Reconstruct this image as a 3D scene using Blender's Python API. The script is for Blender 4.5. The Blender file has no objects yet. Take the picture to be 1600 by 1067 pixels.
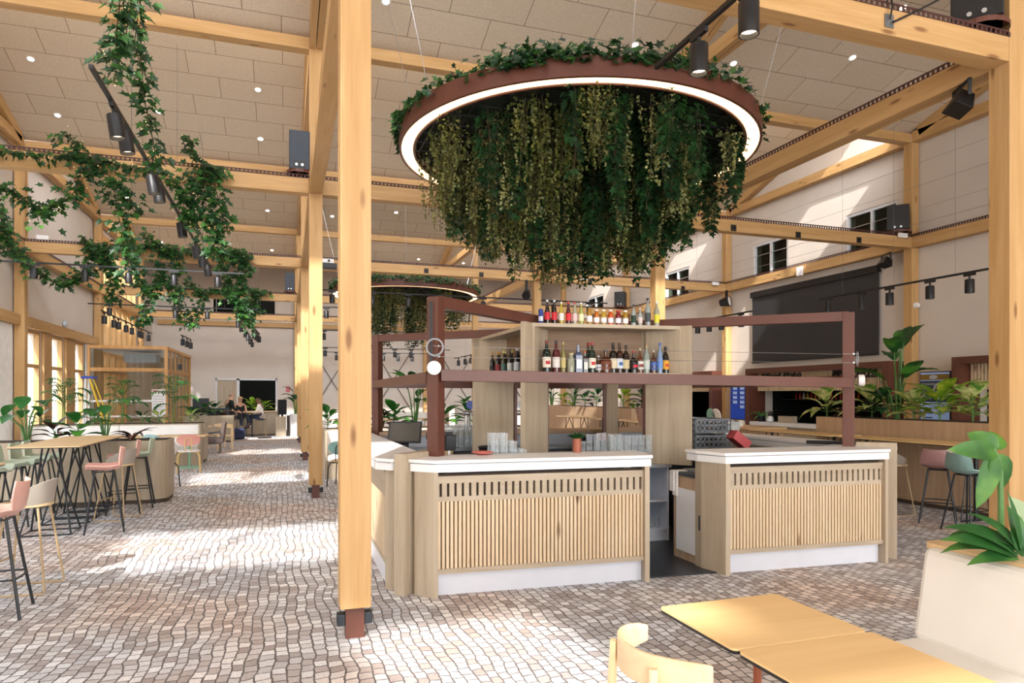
import bpy, bmesh, math, random
from mathutils import Vector, Matrix, Euler
random.seed(7)
R = math.radians
SC = bpy.context.scene
COL = SC.collection
# ---- camera model (pixels of the 1600x1067 frame -> places in the hall, metres)
FP, HZ, CX, EYE = 1055.0, 617.0, 800.0, 1.65
YAW = math.atan((CX - 448) / FP)
SY, CY = math.sin(YAW), math.cos(YAW)
def fl(px, py, z=0.0):
    D = FP * (EYE - z) / (py - HZ); t = (px - CX) / FP
    return Vector((D * (SY + t * CY), D * (CY - t * SY), z))
def atY(px, py, Y):
    t = (px - CX) / FP; D = Y / (CY - t * SY)
    return Vector((D * (SY + t * CY), Y, EYE - (py - HZ) * D / FP))
def atX(px, py, X):
    t = (px - CX) / FP; D = X / (SY + t * CY)
    return Vector((X, D * (CY - t * SY), EYE - (py - HZ) * D / FP))
def V(*a): return Vector(a)
# ---- mesh builder
class MB:
    def __init__(s): s.v = []; s.f = []
    def add(s, vs, fs):
        n = len(s.v); s.v += [tuple(v) for v in vs]; s.f += [tuple(i + n for i in f) for f in fs]; return s
    def hexa(s, b, t):
        return s.add(list(b) + list(t), [(3, 2, 1, 0), (4, 5, 6, 7), (0, 1, 5, 4), (1, 2, 6, 5), (2, 3, 7, 6), (3, 0, 4, 7)])
    def box(s, x0, y0, z0, x1, y1, z1):
        return s.hexa([(x0, y0, z0), (x1, y0, z0), (x1, y1, z0), (x0, y1, z0)], [(x0, y0, z1), (x1, y0, z1), (x1, y1, z1), (x0, y1, z1)])
    def cbox(s, c, d, M=None):
        x, y, z = d[0] / 2, d[1] / 2, d[2] / 2; c = Vector(c)
        P = [Vector(p) for p in ((-x, -y, -z), (x, -y, -z), (x, y, -z), (-x, y, -z), (-x, -y, z), (x, -y, z), (x, y, z), (-x, y, z))]
        if M is not None: P = [M @ p for p in P]
        P = [p + c for p in P]
        return s.hexa(P[:4], P[4:])
    def prism(s, poly, z0, z1):
        n = len(poly)
        vs = [(p[0], p[1], z0) for p in poly] + [(p[0], p[1], z1) for p in poly]
        fs = [tuple(range(n))[::-1], tuple(range(n, 2 * n))] + [(i, (i + 1) % n, n + (i + 1) % n, n + i) for i in range(n)]
        return s.add(vs, fs)
    def bar(s, p, q, w, h, up=(0, 0, 1)):
        p, q = Vector(p), Vector(q); d = (q - p).normalized(); up = Vector(up)
        if abs(d.dot(up)) > .99: up = Vector((0, 1, 0))
        a = d.cross(up).normalized() * w / 2; b = a.cross(d).normalized() * h / 2
        r = lambda o: [o - a - b, o + a - b, o + a + b, o - a + b]
        A, B = r(p), r(q)
        return s.add(A + B, [(0, 1, 2, 3), (7, 6, 5, 4), (1, 0, 4, 5), (2, 1, 5, 6), (3, 2, 6, 7), (0, 3, 7, 4)])
    def tube(s, pts, r, n=8, closed=False):
        pts = [Vector(p) for p in pts]; m = len(pts); rings = []; prev = None
        rr = r if isinstance(r, (list, tuple)) else [r] * m
        for i in range(m):
            if closed: d = pts[(i + 1) % m] - pts[i - 1]
            else: d = pts[min(i + 1, m - 1)] - pts[max(i - 1, 0)]
            d = d.normalized() if d.length > 1e-9 else Vector((0, 0, 1))
            if prev is None:
                a = d.cross(Vector((0, 0, 1)))
                if a.length < 1e-3: a = d.cross(Vector((1, 0, 0)))
            else:
                a = prev - d * prev.dot(d)
            a.normalize(); prev = a; b = d.cross(a)
            rings.append([pts[i] + (a * math.cos(k * 2 * math.pi / n) + b * math.sin(k * 2 * math.pi / n)) * rr[i] for k in range(n)])
        o = len(s.v)
        for g in rings: s.v += [tuple(p) for p in g]
        for i in range(m if closed else m - 1):
            j = (i + 1) % m
            for k in range(n):
                l = (k + 1) % n
                s.f.append((o + i * n + k, o + j * n + k, o + j * n + l, o + i * n + l))
        if not closed:
            s.f.append(tuple(o + k for k in range(n))); s.f.append(tuple(o + (m - 1) * n + k for k in range(n))[::-1])
        return s
    def lathe(s, prof, n=16, c=(0, 0, 0), a0=0, a1=2 * math.pi, cap=False):
        o = len(s.v); m = len(prof); full = abs(a1 - a0 - 2 * math.pi) < 1e-6; q = n if full else n + 1
        for r, z in prof:
            for k in range(q):
                t = a0 + (a1 - a0) * k / n
                s.v.append((c[0] + r * math.cos(t), c[1] + r * math.sin(t), c[2] + z))
        for i in range(m - 1):
            for k in range(n):
                l = (k + 1) % q
                s.f.append((o + i * q + k, o + i * q + l, o + (i + 1) * q + l, o + (i + 1) * q + k))
        if full and cap:
            if prof[0][0] > 1e-6: s.f.append(tuple(o + k for k in range(n))[::-1])
            if prof[-1][0] > 1e-6: s.f.append(tuple(o + (m - 1) * n + k for k in range(n)))
        return s
    def leaf(s, base, d, nrm, L, W, bend=0.3, n=5, shape=None, fold=.12, wav=0):
        """a broad blade from base along d, bending away from nrm; shape = width factors along its length"""
        base = Vector(base); d = Vector(d).normalized(); nrm = Vector(nrm)
        side = d.cross(nrm)
        if side.length < 1e-3: side = d.cross(Vector((1, 0, 0)))
        side.normalize(); nrm = side.cross(d).normalized()
        shape = shape or [.12, .62, 1, .86, .5, 0]
        n = len(shape) - 1; o = len(s.v); p = base.copy(); cd = d.copy(); cn = nrm.copy(); st = L / n
        for i in range(n + 1):
            w = W / 2 * shape[i]; up = cn * (fold * w * 2)
            if wav: up = up + cn * wav * W * (.5 if i % 2 else -.5)
            s.v += [tuple(p - side * w + up), tuple(p), tuple(p + side * w + up)]
            Rm = Matrix.Rotation(-bend / n, 3, side); cd = Rm @ cd; cn = Rm @ cn
            p = p + cd * st
        for i in range(n):
            a = o + 3 * i; b = a + 3
            s.f += [(a, a + 1, b + 1, b), (a + 1, a + 2, b + 2, b + 1)]
        return s
    def ivy(s, p, d, nrm, L):
        """five-pointed ivy leaf"""
        p = Vector(p); d = Vector(d).normalized(); sd = d.cross(Vector(nrm))
        if sd.length < 1e-3: sd = d.cross(Vector((1, .3, 0)))
        sd.normalize(); nn = sd.cross(d)
        q = lambda a, b, c=0: tuple(p + sd * (a * L) + d * (b * L) + nn * (c * L))
        o = len(s.v)
        s.v += [q(0, 0), q(.42, -.08, .1), q(.3, .26, .06), q(.55, .5, .12), q(.2, .58, .03), q(0, 1.05, -.08), q(-.2, .58, .03), q(-.55, .5, .12), q(-.3, .26, .06), q(-.42, -.08, .1), q(0, .4, -.04)]
        c = o + 10
        s.f += [(o, o + 1, o + 2, c), (o + 2, o + 3, o + 4, c), (o + 4, o + 5, c), (c, o + 5, o + 6), (o + 6, o + 7, o + 8, c), (c, o + 8, o + 9, o)]
        return s
    def xf(s, M):
        s.v = [tuple(M @ Vector(v)) for v in s.v]; return s
    def build(s, name, mat, parent=None, world=True, smooth=False, bevel=0, origin=None, mods=None):
        me = bpy.data.meshes.new(name); off = Vector((0, 0, 0)); o = bpy.data.objects.new(name, me)
        if parent is not None:
            o.parent = parent
            if world:
                q = parent
                while q is not None: off += q.location; q = q.parent
        elif s.v:
            if origin is None:
                xs, ys, zs = zip(*s.v); off = Vector(((min(xs) + max(xs)) / 2, (min(ys) + max(ys)) / 2, min(zs)))
            else: off = Vector(origin)
            o.location = off
        me.from_pydata([(v[0] - off.x, v[1] - off.y, v[2] - off.z) for v in s.v], [], s.f)
        if mat is not None: me.materials.append(mat)
        if smooth:
            for p in me.polygons: p.use_smooth = True
            if smooth != 'all':
                try: me.set_sharp_from_angle(angle=R(40))
                except Exception: pass
        COL.objects.link(o)
        if bevel:
            b = o.modifiers.new('b', 'BEVEL'); b.width = bevel; b.segments = 2; b.limit_method = 'ANGLE'; b.angle_limit = R(40)
        return o
def recalc(o):
    bm = bmesh.new(); bm.from_mesh(o.data); bmesh.ops.recalc_face_normals(bm, faces=bm.faces); bm.to_mesh(o.data); bm.free(); return o
def tag(o, label, cat, group=None, kind=None):
    if label: o['label'] = label
    if cat: o['category'] = cat
    if group: o['group'] = group
    if kind: o['kind'] = kind
    return o
def thing(name, label, cat, loc, group=None, rz=0, kind=None):
    o = bpy.data.objects.new(name, None); COL.objects.link(o); o.empty_display_size = .1
    o.location = Vector(loc); o.rotation_euler = (0, 0, rz)
    return tag(o, label, cat, group, kind)
def struct(o): o['kind'] = 'structure'; return o
def dup(root, loc=None, rz=None, label=None, group=None, scale=None, rot=None):
    r = root.copy(); COL.objects.link(r)
    if loc is not None: r.location = Vector(loc)
    if rz is not None: r.rotation_euler = (0, 0, rz)
    if rot is not None: r.rotation_euler = rot
    if scale is not None: r.scale = (scale,) * 3
    if label: r['label'] = label
    if group: r['group'] = group
    def kids(a, b):
        for ch in list(a.children):
            if ch.name in SC.objects:
                c = ch.copy(); COL.objects.link(c); c.parent = b; kids(ch, c)
    kids(root, r)
    return r
ORD = ['first', 'second', 'third', 'fourth', 'fifth', 'sixth', 'seventh', 'eighth', 'ninth', 'tenth', 'eleventh', 'twelfth', 'thirteenth', 'fourteenth', 'fifteenth', 'sixteenth', 'seventeenth', 'eighteenth', 'nineteenth', 'twentieth']
# ---- materials
def srgb(h):
    if isinstance(h, str): h = [int(h[i:i + 2], 16) for i in (0, 2, 4)]
    return tuple(((c / 255) / 12.92 if c / 255 <= .04045 else ((c / 255 + .055) / 1.055) ** 2.4) for c in h) + (1.0,)
MATS = {}
def nmat(name):
    m = bpy.data.materials.new(name); m.use_nodes = True; nt = m.node_tree
    return m, nt, nt.nodes['Principled BSDF']
def N(nt, t, **k):
    n = nt.nodes.new(t)
    for a, b in k.items():
        if a in n.inputs: n.inputs[a].default_value = b
        else: setattr(n, a, b)
    return n
def L(nt, a, b): nt.links.new(a, b)
def ramp(nt, fac, stops):
    r = N(nt, 'ShaderNodeValToRGB'); e = r.color_ramp.elements
    while len(e) < len(stops): e.new(.5)
    for i, (p, c) in enumerate(stops): e[i].position = p; e[i].color = c
    L(nt, fac, r.inputs[0]); return r
def plain(key, col, rough=.5, metal=0, var=.06, nscale=6, spec=.5, bump=0, emit=0, coat=0):
    if key in MATS: return MATS[key]
    m, nt, b = nmat(key); c = srgb(col)
    tc = N(nt, 'ShaderNodeTexCoord'); no = N(nt, 'ShaderNodeTexNoise', Scale=nscale, Detail=3.0); L(nt, tc.outputs['Object'], no.inputs['Vector'])
    lo = tuple(x * (1 - var) for x in c[:3]) + (1,); hi = tuple(min(1, x * (1 + var)) for x in c[:3]) + (1,)
    r = ramp(nt, no.outputs['Fac'], [(.3, lo), (.7, hi)]); L(nt, r.outputs[0], b.inputs['Base Color'])
    b.inputs['Roughness'].default_value = rough; b.inputs['Metallic'].default_value = metal; b.inputs['Specular IOR Level'].default_value = spec
    if coat: b.inputs['Coat Weight'].default_value = coat
    if bump:
        n2 = N(nt, 'ShaderNodeTexNoise', Scale=nscale * 20, Detail=2.0); L(nt, tc.outputs['Object'], n2.inputs['Vector'])
        bp = N(nt, 'ShaderNodeBump', Strength=bump, Distance=.01); L(nt, n2.outputs['Fac'], bp.inputs['Height']); L(nt, bp.outputs[0], b.inputs['Normal'])
    if emit:
        b.inputs['Emission Color'].default_value = c; b.inputs['Emission Strength'].default_value = emit
    MATS[key] = m; return m
def wood(key, c1, c2, axis='z', knots=.0, scale=1.0, rough=.55, grain=.5, spec=.35):
    """timber: long soft streaks along one axis, fine grain, dark knots"""
    if key in MATS: return MATS[key]
    m, nt, b = nmat(key)
    tc = N(nt, 'ShaderNodeTexCoord'); oi = N(nt, 'ShaderNodeObjectInfo')
    add = N(nt, 'ShaderNodeVectorMath', operation='ADD'); mul = N(nt, 'ShaderNodeVectorMath', operation='SCALE')
    L(nt, oi.outputs['Random'], mul.inputs['Scale']); mul.inputs[0].default_value = (37, 51, 23)
    L(nt, tc.outputs['Object'], add.inputs[0]); L(nt, mul.outputs[0], add.inputs[1])
    def mp(a, x):
        n = N(nt, 'ShaderNodeMapping'); sc = [x, x, x]; sc['xyz'.index(axis)] = a; n.inputs['Scale'].default_value = sc
        L(nt, add.outputs[0], n.inputs['Vector']); return n
    n1 = N(nt, 'ShaderNodeTexNoise', Scale=scale, Detail=3.0, Distortion=.4); L(nt, mp(.7, 9).outputs[0], n1.inputs['Vector'])
    n2 = N(nt, 'ShaderNodeTexNoise', Scale=scale, Detail=4.0); L(nt, mp(2.5, 70).outputs[0], n2.inputs['Vector'])
    mx = N(nt, 'ShaderNodeMix', data_type='FLOAT'); mx.inputs[0].default_value = grain * .6
    L(nt, n1.outputs['Fac'], mx.inputs[2]); L(nt, n2.outputs['Fac'], mx.inputs[3])
    r = ramp(nt, mx.outputs[0], [(.32, srgb(c2)), (.66, srgb(c1))]); out = r.outputs[0]
    if knots:
        vo = N(nt, 'ShaderNodeTexVoronoi', Scale=1.0); L(nt, mp(1.5, 5.5).outputs[0], vo.inputs['Vector'])
        lt = N(nt, 'ShaderNodeMapRange'); lt.inputs[1].default_value = .07; lt.inputs[2].default_value = .16; lt.inputs[3].default_value = knots; lt.inputs[4].default_value = 0
        L(nt, vo.outputs['Distance'], lt.inputs[0])
        mm = N(nt, 'ShaderNodeMix', data_type='RGBA'); L(nt, lt.outputs[0], mm.inputs[0]); L(nt, out, mm.inputs[6]); mm.inputs[7].default_value = srgb('6b3f1d'); out = mm.outputs[2]
    L(nt, out, b.inputs['Base Color']); b.inputs['Roughness'].default_value = rough; b.inputs['Specular IOR Level'].default_value = spec
    MATS[key] = m; return m
def emis(key, col, st):
    if key in MATS: return MATS[key]
    m, nt, b = nmat(key); nt.nodes.remove(b); e = N(nt, 'ShaderNodeEmission', Strength=st); e.inputs[0].default_value = srgb(col)
    L(nt, e.outputs[0], nt.nodes['Material Output'].inputs[0]); MATS[key] = m; return m
def glass(key, tint='ffffff', op=.12, rough=.02, gain=.4):
    """thin clear glass: mostly see-through, a little shine"""
    if key in MATS: return MATS[key]
    m, nt, b = nmat(key); nt.nodes.remove(b)
    t = N(nt, 'ShaderNodeBsdfTransparent'); t.inputs[0].default_value = srgb(tint); g = N(nt, 'ShaderNodeBsdfGlossy', Roughness=rough)
    lw = N(nt, 'ShaderNodeLayerWeight', Blend=.35); ad = N(nt, 'ShaderNodeMath', operation='MULTIPLY_ADD'); ad.inputs[1].default_value = gain; ad.inputs[2].default_value = op
    L(nt, lw.outputs['Fresnel'], ad.inputs[0]); mx = N(nt, 'ShaderNodeMixShader')
    L(nt, ad.outputs[0], mx.inputs[0]); L(nt, t.outputs[0], mx.inputs[1]); L(nt, g.outputs[0], mx.inputs[2]); L(nt, mx.outputs[0], nt.nodes['Material Output'].inputs[0])
    MATS[key] = m; return m
def leafm(key, c1, c2, rough=.45, trans=.25, scale=8, mid=None):
    if key in MATS: return MATS[key]
    m, nt, b = nmat(key)
    tc = N(nt, 'ShaderNodeTexCoord'); no = N(nt, 'ShaderNodeTexNoise', Scale=scale, Detail=2.0); L(nt, tc.outputs['Object'], no.inputs['Vector'])
    r = ramp(nt, no.outputs['Fac'], [(.36, srgb(c1)), (.5, srgb(mid or c1)), (.64, srgb(c2))]); L(nt, r.outputs[0], b.inputs['Base Color'])
    b.inputs['Roughness'].default_value = rough
    tr = N(nt, 'ShaderNodeBsdfTranslucent'); L(nt, r.outputs[0], tr.inputs[0]); mx = N(nt, 'ShaderNodeMixShader'); mx.inputs[0].default_value = trans
    L(nt, b.outputs[0], mx.inputs[1]); L(nt, tr.outputs[0], mx.inputs[2]); L(nt, mx.outputs[0], nt.nodes['Material Output'].inputs[0])
    MATS[key] = m; return m
EXPO, SKY, SUN, CLER, WIN, FRONT = -0.27, 12.5, 10.5, 480.0, 40.0, 760.0
# ================= materials of the hall
GL = {a: wood('glulam_' + a, 'cba472', 'b58c57', a, knots=.75, scale=1.0) for a in 'xyz'}
OAK = {a: wood('oak_' + a, 'b9a993', 'a6957e', a, scale=1.6, rough=.5) for a in 'xyz'}
OAKD = {a: wood('oakwarm_' + a, 'c3a688', 'ad8f71', a, scale=1.6, rough=.5) for a in 'xyz'}
PINE = wood('pine_slat', 'dac3a2', 'cfb592', 'z', knots=.85, scale=1.0, grain=.05)
MAPLE = wood('maple_top', 'f1cc93', 'e8c086', 'x', scale=1.2, rough=.42, grain=.35)
BIRCH = wood('birch', 'ecd3ac', 'e0bf92', 'z', scale=1.2, rough=.45)
WALL = plain('wall_paint', 'd2c7bc', .8, var=.03, nscale=1.5)
WHITE = plain('white_laminate', 'e9e7e6', .4, var=.02)
RUST = plain('rust_steel', '5e3528', .45, var=.1, nscale=4)
RUSTD = plain('rust_tray', '4b2a24', .6, var=.15, nscale=30)
BLACK = plain('black_metal', '17171a', .45, var=.1)
STEEL = plain('steel', 'c9ccd0', .3, metal=.9, var=.05)
def floor_mat():
    m, nt, b = nmat('cobble_carpet')
    tc = N(nt, 'ShaderNodeTexCoord'); sw = N(nt, 'ShaderNodeMapping'); sw.inputs['Rotation'].default_value = (0, 0, R(90)); L(nt, tc.outputs['Object'], sw.inputs['Vector'])
    def disp(scale, amt, src):
        n = N(nt, 'ShaderNodeTexNoise', Scale=scale, Detail=1.0); L(nt, tc.outputs['Object'], n.inputs['Vector'])
        s = N(nt, 'ShaderNodeVectorMath', operation='SUBTRACT'); L(nt, n.outputs['Color'], s.inputs[0]); s.inputs[1].default_value = (.5, .5, .5)
        k = N(nt, 'ShaderNodeVectorMath', operation='SCALE'); L(nt, s.outputs[0], k.inputs[0]); k.inputs['Scale'].default_value = amt
        a = N(nt, 'ShaderNodeVectorMath', operation='ADD'); L(nt, src, a.inputs[0]); L(nt, k.outputs[0], a.inputs[1]); return a.outputs[0]
    v = disp(1.4, .17, sw.outputs[0]); v = disp(7.0, .035, v); v = disp(24.0, .014, v)
    def brick(c1, c2, mort, ms):
        br = N(nt, 'ShaderNodeTexBrick', Scale=1.0); br.offset = .5; br.squash = 1.0
        br.inputs['Brick Width'].default_value = .088; br.inputs['Row Height'].default_value = .074; br.inputs['Mortar Size'].default_value = ms; br.inputs['Mortar Smooth'].default_value = .15; br.inputs['Bias'].default_value = 0
        br.inputs['Color1'].default_value = c1; br.inputs['Color2'].default_value = c2; br.inputs['Mortar'].default_value = mort
        L(nt, v, br.inputs['Vector']); return br
    br = brick((0, 0, 0, 1), (1, 1, 1, 1), (.5, .5, .5, 1), .0054)
    stone = ramp(nt, br.outputs['Color'], [(0, srgb('b1a8a5')), (.22, srgb('c8c0bd')), (.45, srgb('d0cecf')), (.7, srgb('e3e2e2')), (1, srgb('f7f7f8'))])
    big = N(nt, 'ShaderNodeTexNoise', Scale=.55, Detail=2.0); L(nt, tc.outputs['Object'], big.inputs['Vector'])
    tint = ramp(nt, big.outputs['Fac'], [(.38, srgb('f8e6da')), (.5, srgb('f4f2f1')), (.62, srgb('ecf0f7'))])
    mu = N(nt, 'ShaderNodeMix', data_type='RGBA', blend_type='MULTIPLY'); mu.inputs[0].default_value = 1; L(nt, stone.outputs[0], mu.inputs[6]); L(nt, tint.outputs[0], mu.inputs[7])
    fine = N(nt, 'ShaderNodeTexNoise', Scale=60.0, Detail=3.0); L(nt, tc.outputs['Object'], fine.inputs['Vector'])
    fr = ramp(nt, fine.outputs['Fac'], [(.3, (.82, .82, .82, 1)), (.7, (1.08, 1.08, 1.08, 1))])
    m2 = N(nt, 'ShaderNodeMix', data_type='RGBA', blend_type='MULTIPLY'); m2.inputs[0].default_value = 1; L(nt, mu.outputs[2], m2.inputs[6]); L(nt, fr.outputs[0], m2.inputs[7])
    mo = N(nt, 'ShaderNodeMix', data_type='RGBA'); L(nt, br.outputs['Fac'], mo.inputs[0]); L(nt, m2.outputs[2], mo.inputs[6]); mo.inputs[7].default_value = srgb('6c6564')
    L(nt, mo.outputs[2], b.inputs['Base Color']); b.inputs['Roughness'].default_value = .9; b.inputs['Specular IOR Level'].default_value = .15
    return m
def ceil_mat():
    m, nt, b = nmat('acoustic_panel')
    tc = N(nt, 'ShaderNodeTexCoord')
    br = N(nt, 'ShaderNodeTexBrick', Scale=1.0); br.offset = .45
    for k, x in (('Brick Width', 1.25), ('Row Height', .62), ('Mortar Size', .006), ('Mortar Smooth', .1), ('Bias', 0.0)): br.inputs[k].default_value = x
    br.inputs['Color1'].default_value = srgb('d2c2ac'); br.inputs['Color2'].default_value = srgb('dacab5'); br.inputs['Mortar'].default_value = srgb('857460')
    L(nt, tc.outputs['UV'], br.inputs['Vector'])
    n = N(nt, 'ShaderNodeTexNoise', Scale=55.0, Detail=5.0); L(nt, tc.outputs['Object'], n.inputs['Vector'])
    r = ramp(nt, n.outputs['Fac'], [(.3, (.8, .8, .8, 1)), (.7, (1.06, 1.06, 1.06, 1))])
    mu = N(nt, 'ShaderNodeMix', data_type='RGBA', blend_type='MULTIPLY'); mu.inputs[0].default_value = 1; L(nt, br.outputs['Color'], mu.inputs[6]); L(nt, r.outputs[0], mu.inputs[7])
    L(nt, mu.outputs[2], b.inputs['Base Color']); b.inputs['Roughness'].default_value = .95; b.inputs['Specular IOR Level'].default_value = .1
    return m
# ================= room shell: sawtooth hall, rows of columns every 6.55 m
XL, XA, XB, XC = -5.65, .44, 6.68, 13.0
WL, WR, YE, YB = -5.78, 13.12, 34.1, -10.0
YV = [-1.8 + 6.55 * i for i in range(-1, 6)]          # valley lines: -8.35 ... 30.95
ZV, SL = 7.38, .31
def zc(y):
    for v in YV + [YV[-1] + 6.55]:
        if y <= v + 1e-6: return ZV + SL * (v - y)
struct(MB().box(WL - 12, YB - 4, -.1, WR + 4, YE + 4, 0).build('floor', floor_mat(), origin=(0, 0, 0)))
CM = ceil_mat()
for i, v in enumerate(YV + [YV[-1] + 6.55]):
    y0, y1 = v - 6.55 + .12, v
    if i == 0: y0 = YB
    b = MB(); t = .12
    cells = [(WL, WR, y0, y1)]
    if i == 1: cells = [(WL, WR, y0, -7.55), (WL, WR, -4.75, y1), (WL, -3.2, -7.55, -4.75), (-1.75, WR, -7.55, -4.75)]   # unseen roof opening, added to throw a sun patch on the front floor
    zq = lambda y: ZV + SL * (v - y)
    for xa, xb, ya, yb in cells: b.hexa([(xa, ya, zq(ya)), (xb, ya, zq(ya)), (xb, yb, zq(yb)), (xa, yb, zq(yb))], [(xa, ya, zq(ya) + t), (xb, ya, zq(ya) + t), (xb, yb, zq(yb) + t), (xa, yb, zq(yb) + t)])
    o = b.build('ceiling', CM, origin=((WL + WR) / 2, v, ZV)); struct(o)
    uv = o.data.uv_layers.new(name='UVMap')
    for l in o.data.loops:
        c = o.data.vertices[l.vertex_index].co; uv.data[l.index].uv = (c.x + 20, (c.y + 40) * 1.047)
TRIM = GL['x']
# clerestories: bars of the roof windows above each valley
for i, v in enumerate(YV[:-1]):
    b = MB(); zt = ZV + SL * 6.45
    for k in range(13):
        x = WL + (WR - WL) * k / 12; b.box(x - .04, v + .03, ZV + .1, x + .04, v + .11, zt)
    b.box(WL, v + .03, ZV + .1, WR, v + .11, ZV + .2); b.box(WL, v + .03, zt - .05, WR, v + .11, zt + .14)
    struct(b.build('window_%d' % (i + 1), GL['z']))
    if i in (1, 2): struct(MB().box((-2.0, 4.6)[i - 1], v + .12, ZV + .1, WR, v + .16, zt + .1).build('sun_block_board', WALL))  # added boards, out of view, keep the sun off the bar and right wall
v = YV[-1]; struct(MB().box(WL, v + .02, ZV, WR, v + .12, ZV + SL * 6.45 + .12).build('sun_block_upstand', WALL))  # added in place of the last roof window to shade the upper end wall
# side and end walls
def wall_with_holes(name, axis, pos, t, u0, u1, z1, holes, mat):
    """wall in the plane axis=pos between u0..u1, 0..z1 with rectangular holes (a0,a1,b0,b1)"""
    us = sorted(set([u0, u1] + [h[0] for h in holes] + [h[1] for h in holes])); b = MB()
    for a, c in zip(us, us[1:]):
        zs = [0.0]; cut = sorted((h[2], h[3]) for h in holes if h[0] <= a + 1e-6 and h[1] >= c - 1e-6); z = 0
        for lo, hi in cut + [(z1, z1)]:
            if lo > z + 1e-6:
                if axis == 'x': b.box(min(pos, pos + t), a, z, max(pos, pos + t), c, lo)
                else: b.box(a, min(pos, pos + t), z, c, max(pos, pos + t), lo)
            z = max(z, hi)
    return struct(b.build(name, mat, origin=(0, 0, 0)))
LWIN = [(-9.0, -6.8, .0, 3.2), (-4.5, -2.4, 0, 3.2), (.6, 4.4, 0, 4.7), (5.1, 10.9, 0, 4.7), (11.8, 16.5, 0, 4.7), (18.4, 19.55, 0, 3.2), (20.2, 21.35, 0, 3.2), (22.2, 23.3, 0, 3.2), (24.75, 30.7, 0, 7.0)]  # near windows out of view, enlarged to brighten the left aisle
wall_with_holes('wall_left', 'x', WL, -.3, YB, YE, 9.6, LWIN, WALL)
RWIN = []
for q in (((1322, 333), (1403, 306), (1322, 395)), ((1177, 380), (1231, 372), (1177, 436)), ((1040, 425), (1077, 413), (1040, 470)), ((917, 462), (943, 457), (917, 490))):
    a, c, d = [atX(p[0], p[1], WR) for p in q]; RWIN.append((c.y, a.y, 5.05, 6.08))
STALLS = [(4.7, 9.9, 0, 2.34), (11.56, 16.25, 0, 2.34), (18.05, 22.3, 0, 2.34)]
wall_with_holes('wall_right', 'x', WR, .3, YB, YE, 9.6, RWIN + STALLS, WALL)
# grooves of the wall cladding: thin horizontal joints on the right wall
b = MB()
for z in (5.72, 6.72): b.box(WR - .004, YB, z, WR + .01, YE, z + .012)
struct(b.build('trim_1', plain('joint', 'b5aca2', .8)))
EW = [(-3.05, .02, 0, 2.4), (-3.2, .0, 5.25, 6.2)]
EDOOR0, EDOOR1 = atY(337, 590, YE), atY(433, 590, YE)
wall_with_holes('wall_back', 'y', YE, .3, WL - .3, WR + .3, 9.6, [(EDOOR0.x, EDOOR1.x, 0, 2.42), (EDOOR0.x - .1, EDOOR1.x - .1, 5.35, 6.35)], WALL)
wall_with_holes('wall_front', 'y', YB, -.3, WL - .3, WR + .3, 9.6, [(-4, 12, .3, 5.5)], WALL)
# rooms behind the openings on the right (upper corridor, kitchens) and at the end
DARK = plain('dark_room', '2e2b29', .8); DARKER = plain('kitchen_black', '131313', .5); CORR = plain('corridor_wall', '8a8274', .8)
for i, (a, c, z0, z1) in enumerate(RWIN):
    b = MB(); x = WR + .3
    b.box(x + 1.6, a - 1, z0 - .4, x + 1.7, c + 1, z1 + .6); b.box(x, a - 1, z0 - .5, x + 1.7, c + 1, z0 - .4); b.box(x, a - 1, z1 + .5, x + 1.7, c + 1, z1 + .6)
    b.box(x, a - 1.1, z0 - .5, x + 1.7, a - 1, z1 + .6); b.box(x, c + 1, z0 - .5, x + 1.7, c + 1.1, z1 + .6)
    struct(b.build('wall_right_corridor', CORR))
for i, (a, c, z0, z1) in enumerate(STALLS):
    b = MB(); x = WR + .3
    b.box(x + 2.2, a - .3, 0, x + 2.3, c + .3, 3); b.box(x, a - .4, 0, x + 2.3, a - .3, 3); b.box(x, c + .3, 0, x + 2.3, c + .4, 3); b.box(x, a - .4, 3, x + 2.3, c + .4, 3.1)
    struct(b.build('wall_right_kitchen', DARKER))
b = MB(); a, c = EDOOR0.x, EDOOR1.x
for z0, z1 in ((-.0, 3.0), (4.9, 6.9)):
    b.box(a - .6, YE + 3, z0, c + .6, YE + 3.1, z1); b.box(a - .7, YE + .3, z0, a - .6, YE + 3.1, z1); b.box(c + .6, YE + .3, z0, c + .7, YE + 3.1, z1); b.box(a - .7, YE + .3, z1, c + .7, YE + 3.1, z1 + .1); b.box(a - .7, YE + .3, z0 - .05, c + .7, YE + 3.1, z0)
struct(b.build('wall_back_rooms', DARK))
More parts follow.
